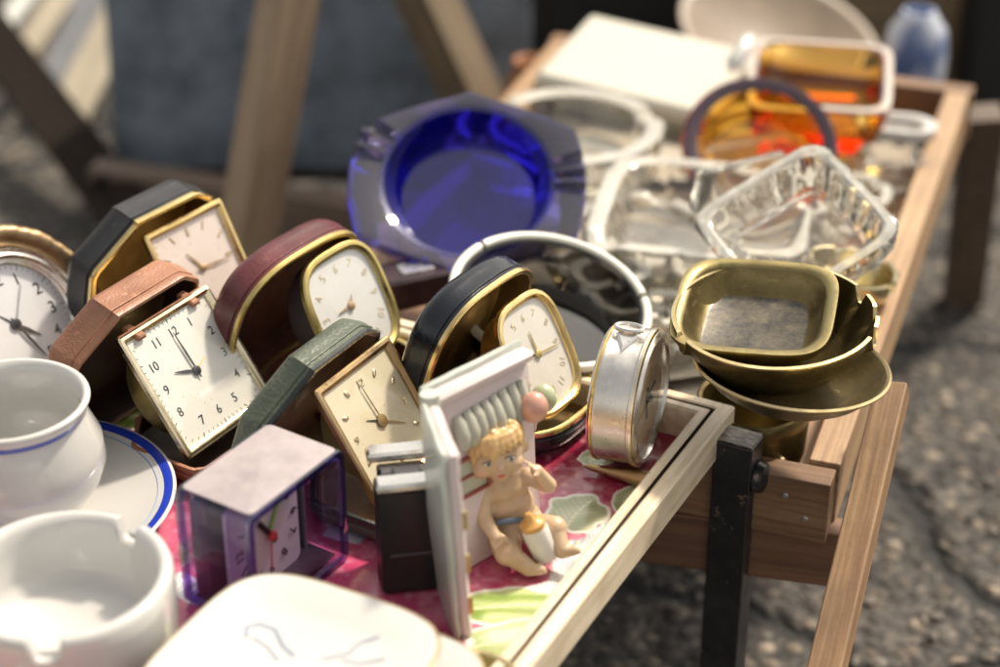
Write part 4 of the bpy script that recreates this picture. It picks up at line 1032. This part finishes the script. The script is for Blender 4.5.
for a0, a1 in ((-18, 20), (24, 142), (146, 200), (206, 338)):
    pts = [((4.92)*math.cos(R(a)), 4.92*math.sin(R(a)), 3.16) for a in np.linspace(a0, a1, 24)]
    MB().tube(pts, .25, 12).build('rim_band', paint('painted_glint', (.78, .78, .70), .18, .05, None, .6), sm_)  # pale tubes painted in for the highlights along the polished rim
GLINT = MATS['painted_glint']
def rim_glints(t, Rr, z, p, spans, r_, m_=None):
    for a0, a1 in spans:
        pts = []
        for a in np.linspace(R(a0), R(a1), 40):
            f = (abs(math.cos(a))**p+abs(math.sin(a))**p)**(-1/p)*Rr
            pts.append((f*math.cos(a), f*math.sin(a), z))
        MB().tube(pts, r_, 10).build('rim_band', m_ or GLINT, t)
# rectangular clear dish
c = at(705, 206, 21.2)
rd = glass_dish('glass_ashtray', c, 21.2, 3.0, 6.3, 5.2, 'big rectangular clear glass ashtray in the middle of the crate', CLR, 6, (0, 0, R(-12)), (45, 225), rimm=RIMGLINT, lob=.008, group='glass ashtrays in the crate', n=128)
c = pd(806, 208, 99)
td = glass_dish('glass_ashtray', c, c.z, 2.6, 4.1, 3.4, 'square clear glass dish tilted up against the right crate side', CLR, 7, (R(16), R(-24), R(22)), (), rimm=RIMGLINT, lob=.006, group='glass ashtrays in the crate', n=128)
c = at(640, 285, 20.0)
tc = glass_dish('glass_ashtray', c, 20.0, 2.4, 3.7, 2.9, 'small clear glass ashtray partly hidden behind the smoky one', CLR, 4, (0, R(5), R(20)), (0, 90, 180, 270), rimm=RIMGLINT, group='glass ashtrays in the crate')
for px_, py_, z_, R2, p_, yw, lab in ((640, 232, 19.4, 4.6, 3, 40, 'clear glass dish squeezed under the left end of the big rectangular one'), (770, 168, 20.0, 4.4, 5, 15, 'clear square glass dish behind the tilted one, before the amber glass'),
                      (662, 318, 18.9, 3.2, 2, 0, 'small scalloped clear glass dish just behind the round silver drum clock'), (600, 262, 20.2, 2.6, 4, 30, 'tiny square clear glass dish between cobalt and rectangular ashtrays'),
                      (852, 190, 19.2, 2.6, 2, 0, 'small round clear glass salt dish by the right crate side')):
    c = at(px_, py_, z_)
    glass_dish('glass_ashtray', c, z_, 2.6, R2, R2-.85, lab, CLR, p_, (R(3), R(-3), R(yw)), (30, 150, 270), rimm=RIMGLINT, lob=.01, group='glass ashtrays in the crate', n=96)
# amber glass
c = pd(757, 118, 119)
glass_dish('glass_ashtray', c, c.z, 3.6, 4.75, 3.75, 'round amber glass ashtray with dark rim tipped forward', AMB, 2, (R(38), 0, 0), (), rimm=paint('dark_plum_rim', (.05, .03, .045), .12, .1, None, .5), group='glass ashtrays in the crate')
c = at(820, 72, 22)
ar = glass_dish('glass_ashtray', c, 22, 3.8, 4.6, 3.9, 'square amber glass ashtray with bright flat rim behind the round amber one', AMB, 7, (R(6), 0, R(-10)), (), group='glass ashtrays in the crate', n=128)
sh7 = lambda a, i: (abs(math.cos(a))**7+abs(math.sin(a))**7)**(-1/7)
MB().polar([(4.62, 3.7), (4.6, 3.86), (4.2, 3.9), (4.12, 3.84), (4.14, 3.78), (4.5, 3.72)], 128, shape=sh7).build('rim', paint('pale_rim', (.55, .48, .42), .2, .05, None, .5), ar, smooth=30)
# small silver tubes (cigarette rests) and stand pieces near the olive bowls
c = at(733, 262, 22.5)
t = thing('cigarette_holder', (c.x, c.y, 19.6), (0, 0, R(10)), 'short silver tube cup standing behind the squarish olive bowl', 'holder')
MB().polar([(0, 0), (.75, 0), (.8, .1), (.8, 2.9), (.85, 3.0), (.75, 3.05), (.66, 2.95), (.66, .3), (0, .3)], 40).build('tube', SILVER, t, smooth=50)
c = at(850, 262, 21.5)
t = thing('notched_ashtray', (c.x, c.y, 19.0), (R(4), R(6), R(30)), 'small bright notched brass ashtray beside the right crate side', 'ashtray')
MB().polar([(0, 0), (1.5, 0), (1.9, .2), (2.3, 1.6), (2.4, 2.2), (2.3, 2.3), (2.12, 2.2), (2.0, 1.5), (1.6, .5), (0, .4)], 120, zmod=notch([10, 60, 130, 200, 290], 6, .6, (4, 5, 6))).build('bowl', metal('bright_brass', (.66, .58, .36), (.3, .22, .1), .22), t, smooth=50)
# cream box lid at the back
c = pd(645, 58, 131)
t = thing('cream_box', (c.x, c.y, c.z-2.2), (R(5), R(4), R(-24)), 'flat cream white square box lying on the far glassware', 'box')
MB().box((0, 0, 1.3), (12.2, 10.0, 1.5), r=.35).build('lid', paint('cream_lacquer', (.56, .54, .46), .3, .05, None, .3), t, smooth=40)
MB().box((0, 0, .05), (11.6, 9.4, 1.0), r=.2).build('base', paint('green_cream_side', (.45, .46, .38), .4, .1), t, smooth=40)
c = pd(742, 45, 124)
t = thing('white_bar', (c.x, c.y, c.z-.5), (0, R(-20), R(60)), 'short white rounded bar between cream box and square amber ashtray', 'bar')
MB().tube([(-1.5, 0, 0), (-1.2, 0, 0), (1.2, 0, 0), (1.5, 0, 0)], [.35, .55, .55, .35], 14).build('rod', WHITE, t)
MB().tube([(-1.9, 0, 0), (-1.45, 0, 0)], [.2, .34], 12).build('tip', SILVER, t)
# pieces in the far right corner of the crate
c = at(898, 122, 20.0)
t = thing('white_dish', (c.x, c.y, 18.3), (0, R(0), R(-15)), 'long white porcelain dish in the far right corner of the crate', 'dish')
MB().polar([(0, 0), (1.0, 0), (1.3, .3), (1.6, 1.5), (1.55, 1.7), (1.1, 1.7), (.95, 1.5), (.8, .6), (0, .5)], 64, shape=lambda a, i: 1+.6*abs(math.cos(a))**2).build('dish', WHITE, t, smooth=50)
c = at(893, 153, 19.6)
glass_dish('glass_ashtray', c, 19.6, 2.0, 1.9, 1.4, 'tiny clear glass dish beside the long white porcelain dish', CLR, 5, (0, 0, R(10)), (), group='glass ashtrays in the crate')
c = pd(800, 165, 103)
t = thing('clear_lid', (c.x-3.2, c.y+2, c.z-3.5), (R(8), R(4), R(35)), 'thin upright clear glass slab behind the tilted square dish', 'glass slab')
MB().box((0, 0, 1.6), (6, .6, 2.6), r=.12).build('slab', CLR, t)
# maroon and steel bits between burgundy clock and blue ashtray
c = at(412, 288, 20.6)
t = thing('small_box', (c.x, c.y, FZ), (0, 0, R(25)), 'small dark maroon box between burgundy clock and cobalt ashtray', 'box')
MB().box((0, 0, .9), (3.6, 2.4, 1.8), r=.15).build('case', leather('maroon_case', (.04, .015, .02), (.02, .01, .012), .35, 700, .2), t, smooth=40)
MB().box((.2, 0, 1.85), (1.8, 1.2, .12), r=.05).build('clasp_plate', SILVER, t)
# round beige lamp-shade shaped ceramic piece and orange jar beyond the crate
c = pd(770, 22, 150)
t = thing('ceramic_platter', (c.x, c.y, c.z-4), (R(14), R(12), R(0)), 'broad beige stoneware platter lying beyond the amber ashtrays', 'platter')
MB().polar([(0, 0), (3, 0), (3.6, .3), (7.6, 3.2), (8, 3.6), (7.7, 3.7), (7.2, 3.4), (3.4, .9), (0, .7)], 96).build('dish', paint('beige_stoneware', (.25, .19, .135), .4, .3, None, .2), t, smooth=50)
c = pd(530, 66, 146)
t = thing('orange_jar', (c.x, c.y, c.z-5), (0, 0, 0), 'orange brown clay jar in the shade behind the clear round ashtray', 'jar')
MB().polar([(0, 0), (1.3, 0), (1.9, 1), (2.1, 2.6), (1.7, 4.1), (1.1, 4.8), (1.1, 5.3), (1.3, 5.5), (1.1, 5.55), (.8, 5.3), (.8, 4.9), (0, 4.6)], 48).build('pot', paint('orange_clay', (.36, .14, .045), .5, .3), t, smooth=50)

# ------------------------------------------------------------------ beyond the crate
# blue and white vase
c = pd(912, 80, 143)
t = thing('glass_vase', (c.x, c.y, c.z-4.2), (0, 0, 0), 'pale blue and white blurred vase behind the far crate board', 'vase')
m = MB(); m.polar([(0, 0), (1.7, 0), (2.0, .8), (2.2, 3), (2.35, 6), (2.1, 8.2), (1.4, 9.2), (1.2, 9.6), (1.0, 9.6), (1.0, 9), (0, 8.8)], 48)
m.build('vessel', mat('blue_white_glaze', lambda t_: t_.set(Base_Color=t_.mix(t_.ramp(t_.noise(32, 4, .6, (1, 1, .6)), [(.42, 0), (.56, 1)]), (.10, .16, .34), (.70, .73, .80)), Roughness=.12)), t, smooth=50)
# low cupboard / tan panel
c1_ = pd(880, 95, 176)
t = thing('wooden_chest', (c1_.x, c1_.y+11, 0), (0, 0, R(-4)), 'tan plywood chest standing on the asphalt behind the crate', 'chest')
TP = wood('tan_ply', (.30, .22, .13), (.20, .14, .08), 0, .6, .6, .3)
MB().box((-2, 0, 11), (21, 20, 22)).build('body', TP, t, smooth=30, bevel=.3)
MB().box((-2, 0, 22.3), (22, 21, .6)).build('lid', TP, t, smooth=30, bevel=.1)
MB().box((7.6, -10.2, 11), (1.6, .5, 21.5)).build('batten', WD2, t, smooth=30, bevel=.1)
t = thing('black_case', (c1_.x+11.6, c1_.y+2, 0), (0, 0, R(3)), 'tall black case beside the tan chest at the top right', 'case')
MB().box((-1.0, 0, 10.5), (9, 14, 21), r=.6).build('body', leather('black_case', (.015, .015, .016), (.008, .008, .009), .5, 200, .3), t, smooth=40)
MB().tube([(-3, 0, 21), (-3, 0, 22.4), (1, 0, 22.4), (1, 0, 21)], .4, 10).build('handle', BLACKP, t)
t = thing('green_bag', (c1_.x+6, c1_.y+30, 0), (0, 0, R(0)), 'pale green cloth bag at the very top right edge', 'bag')
m = MB(); m.box((0, 0, 14), (20, 8, 30), r=1.5); wobble(m, .5); m.build('sack', paint('pale_green_cloth', (.45, .55, .36), .8, .3), t, smooth=60)
MB().tube([(-4, 0, 28), (-3, 0, 33), (3, 0, 33), (4, 0, 28)], .5, 8).build('handle', MATS['pale_green_cloth'], t)

# trestle (A-frame) with the slate-blue board, upper left
TR = wood('trestle_wood', (.48, .355, .235), (.28, .19, .12), 0, .8, .65, .4)
TRD = wood('dark_plank_wood', (.026, .019, .014), (.014, .010, .007), 0, .8, .9, .4)  # near black: the shadow over the plank is put into the tone
TRD.node_tree.nodes['Principled BSDF'].inputs['Specular IOR Level'].default_value = .15
t = thing('easel_frame', (0, 0, 0), (0, 0, 0), 'weathered wooden A frame trestle standing behind the clocks', 'trestle')
p1, p2 = pd(243, 262, 134), pd(293, -30, 126)
q = p1+(p1-p2)*(p1.z/(p2.z-p1.z))
beam('leg', q, p2+(p2-p1)*.5, 3.4, 2.9, TR, t, up=(-.9, -.55, 0))
p1, p2 = pd(480, 112, 150), pd(418, -20, 146)
q = p1+(p1-p2)*(p1.z/(p2.z-p1.z))
beam('leg', q, p2+(p2-p1)*.5, 3.8, 3.0, wood('brown_leg_wood', (.26, .20, .12), (.13, .09, .06), 0, .8, .65, .5), t, up=(.9, -.5, 0))
beam('cross_rail', pd(95, 178, 152), pd(372, 218, 147), 2.2, 2.6, wood('rail_grey_wood', (.23, .17, .13), (.13, .09, .07), 0, .8, .65, .5), t)
t = thing('dark_plank', (0, 0, 0), (0, 0, 0), 'dark brown plank leaning across the upper left corner', 'plank')
beam('board', pd(-30, 8, 172), pd(135, 225, 148), 4.0, 2.0, TRD, t, up=(0, -.6, .8))
MB().box((0, 0, 0), (1, 1, .3), r=.1).build('cleat', TRD, t, Matrix.Translation(pd(100, 180, 150)))
# slate board
SL = mat('slate_board', lambda t_: (t_.set(Base_Color=t_.mix(t_.ramp(t_.noise(20, 7, .7), [(.40, 0), (.58, 1)]), (.085, .105, .13), (.17, .205, .25)), Roughness=.6), t_.bump(t_.noise(60, 6), .3, .002)))
A_, B_ = pd(116, 192, 158), pd(530, 235, 158)
t = thing('slate_board', ((A_.x+B_.x)/2, A_.y+1, 2.2), (R(-9), 0, R(-1)), 'large dull slate blue board leaning behind the wooden trestle', 'board')
w_ = B_.x-A_.x
MB().box((0, 0, 20), (w_, 1.2, 40)).build('panel', SL, t, smooth=30, bevel=.15)
MB().box((0, .2, -.0), (w_+.6, 1.9, 1.0)).build('edge_strip', TRD, t, smooth=30, bevel=.1)
# dark cloth covered block behind the cream box
c = pd(545, 40, 180)
t = thing('dark_chest', (c.x+9, c.y+10, 0), (0, 0, R(6)), 'very dark trunk in the shade behind cream box and slate board', 'trunk')
MB().box((0, 0, 11), (30, 14, 22), r=1).build('body', leather('dark_trunk', (.022, .02, .02), (.012, .011, .011), .6, 100, .3), t, smooth=40)
MB().box((0, -7.1, 17), (30, .4, .6)).build('strap', BLACKP, t)
# light boards stacked at the upper left
PALEW = wood('pale_board', (.60, .54, .42), (.42, .36, .26), 0, .8, .6, .3)
GREYW = paint('grey_blue_board', (.20, .21, .23), .6, .3)
for k, (x0, y0, x1, y1, m_, w_, lab) in enumerate(((92, 70, 150, -40, PALEW, 3.4, 'widest pale wooden board beside the slate board at the upper left'),
        (68, 55, 112, -40, GREYW, 3.0, 'grey painted board between two pale boards at the upper left'),
        (30, 45, 88, -40, PALEW, 2.2, 'narrow pale board nearest the dark plank at the upper left'),
        (10, 20, 60, -45, paint('white_board', (.62, .63, .60), .4, .15), 1.6, 'whitish slat behind the dark plank at the upper left corner'))):
    t = thing('board', (0, 0, 0), (0, 0, 0), lab, 'board', 'boards stacked at the upper left')
    a, b = pd(x0, y0, 172+k), pd(x1, y1, 178+k)
    a = a+(a-b)*.45; a.z = max(a.z, 1.0)
    beam('panel', a, b+(b-a)*.3, w_, 1.2, m_, t, up=(0, -.8, .6))
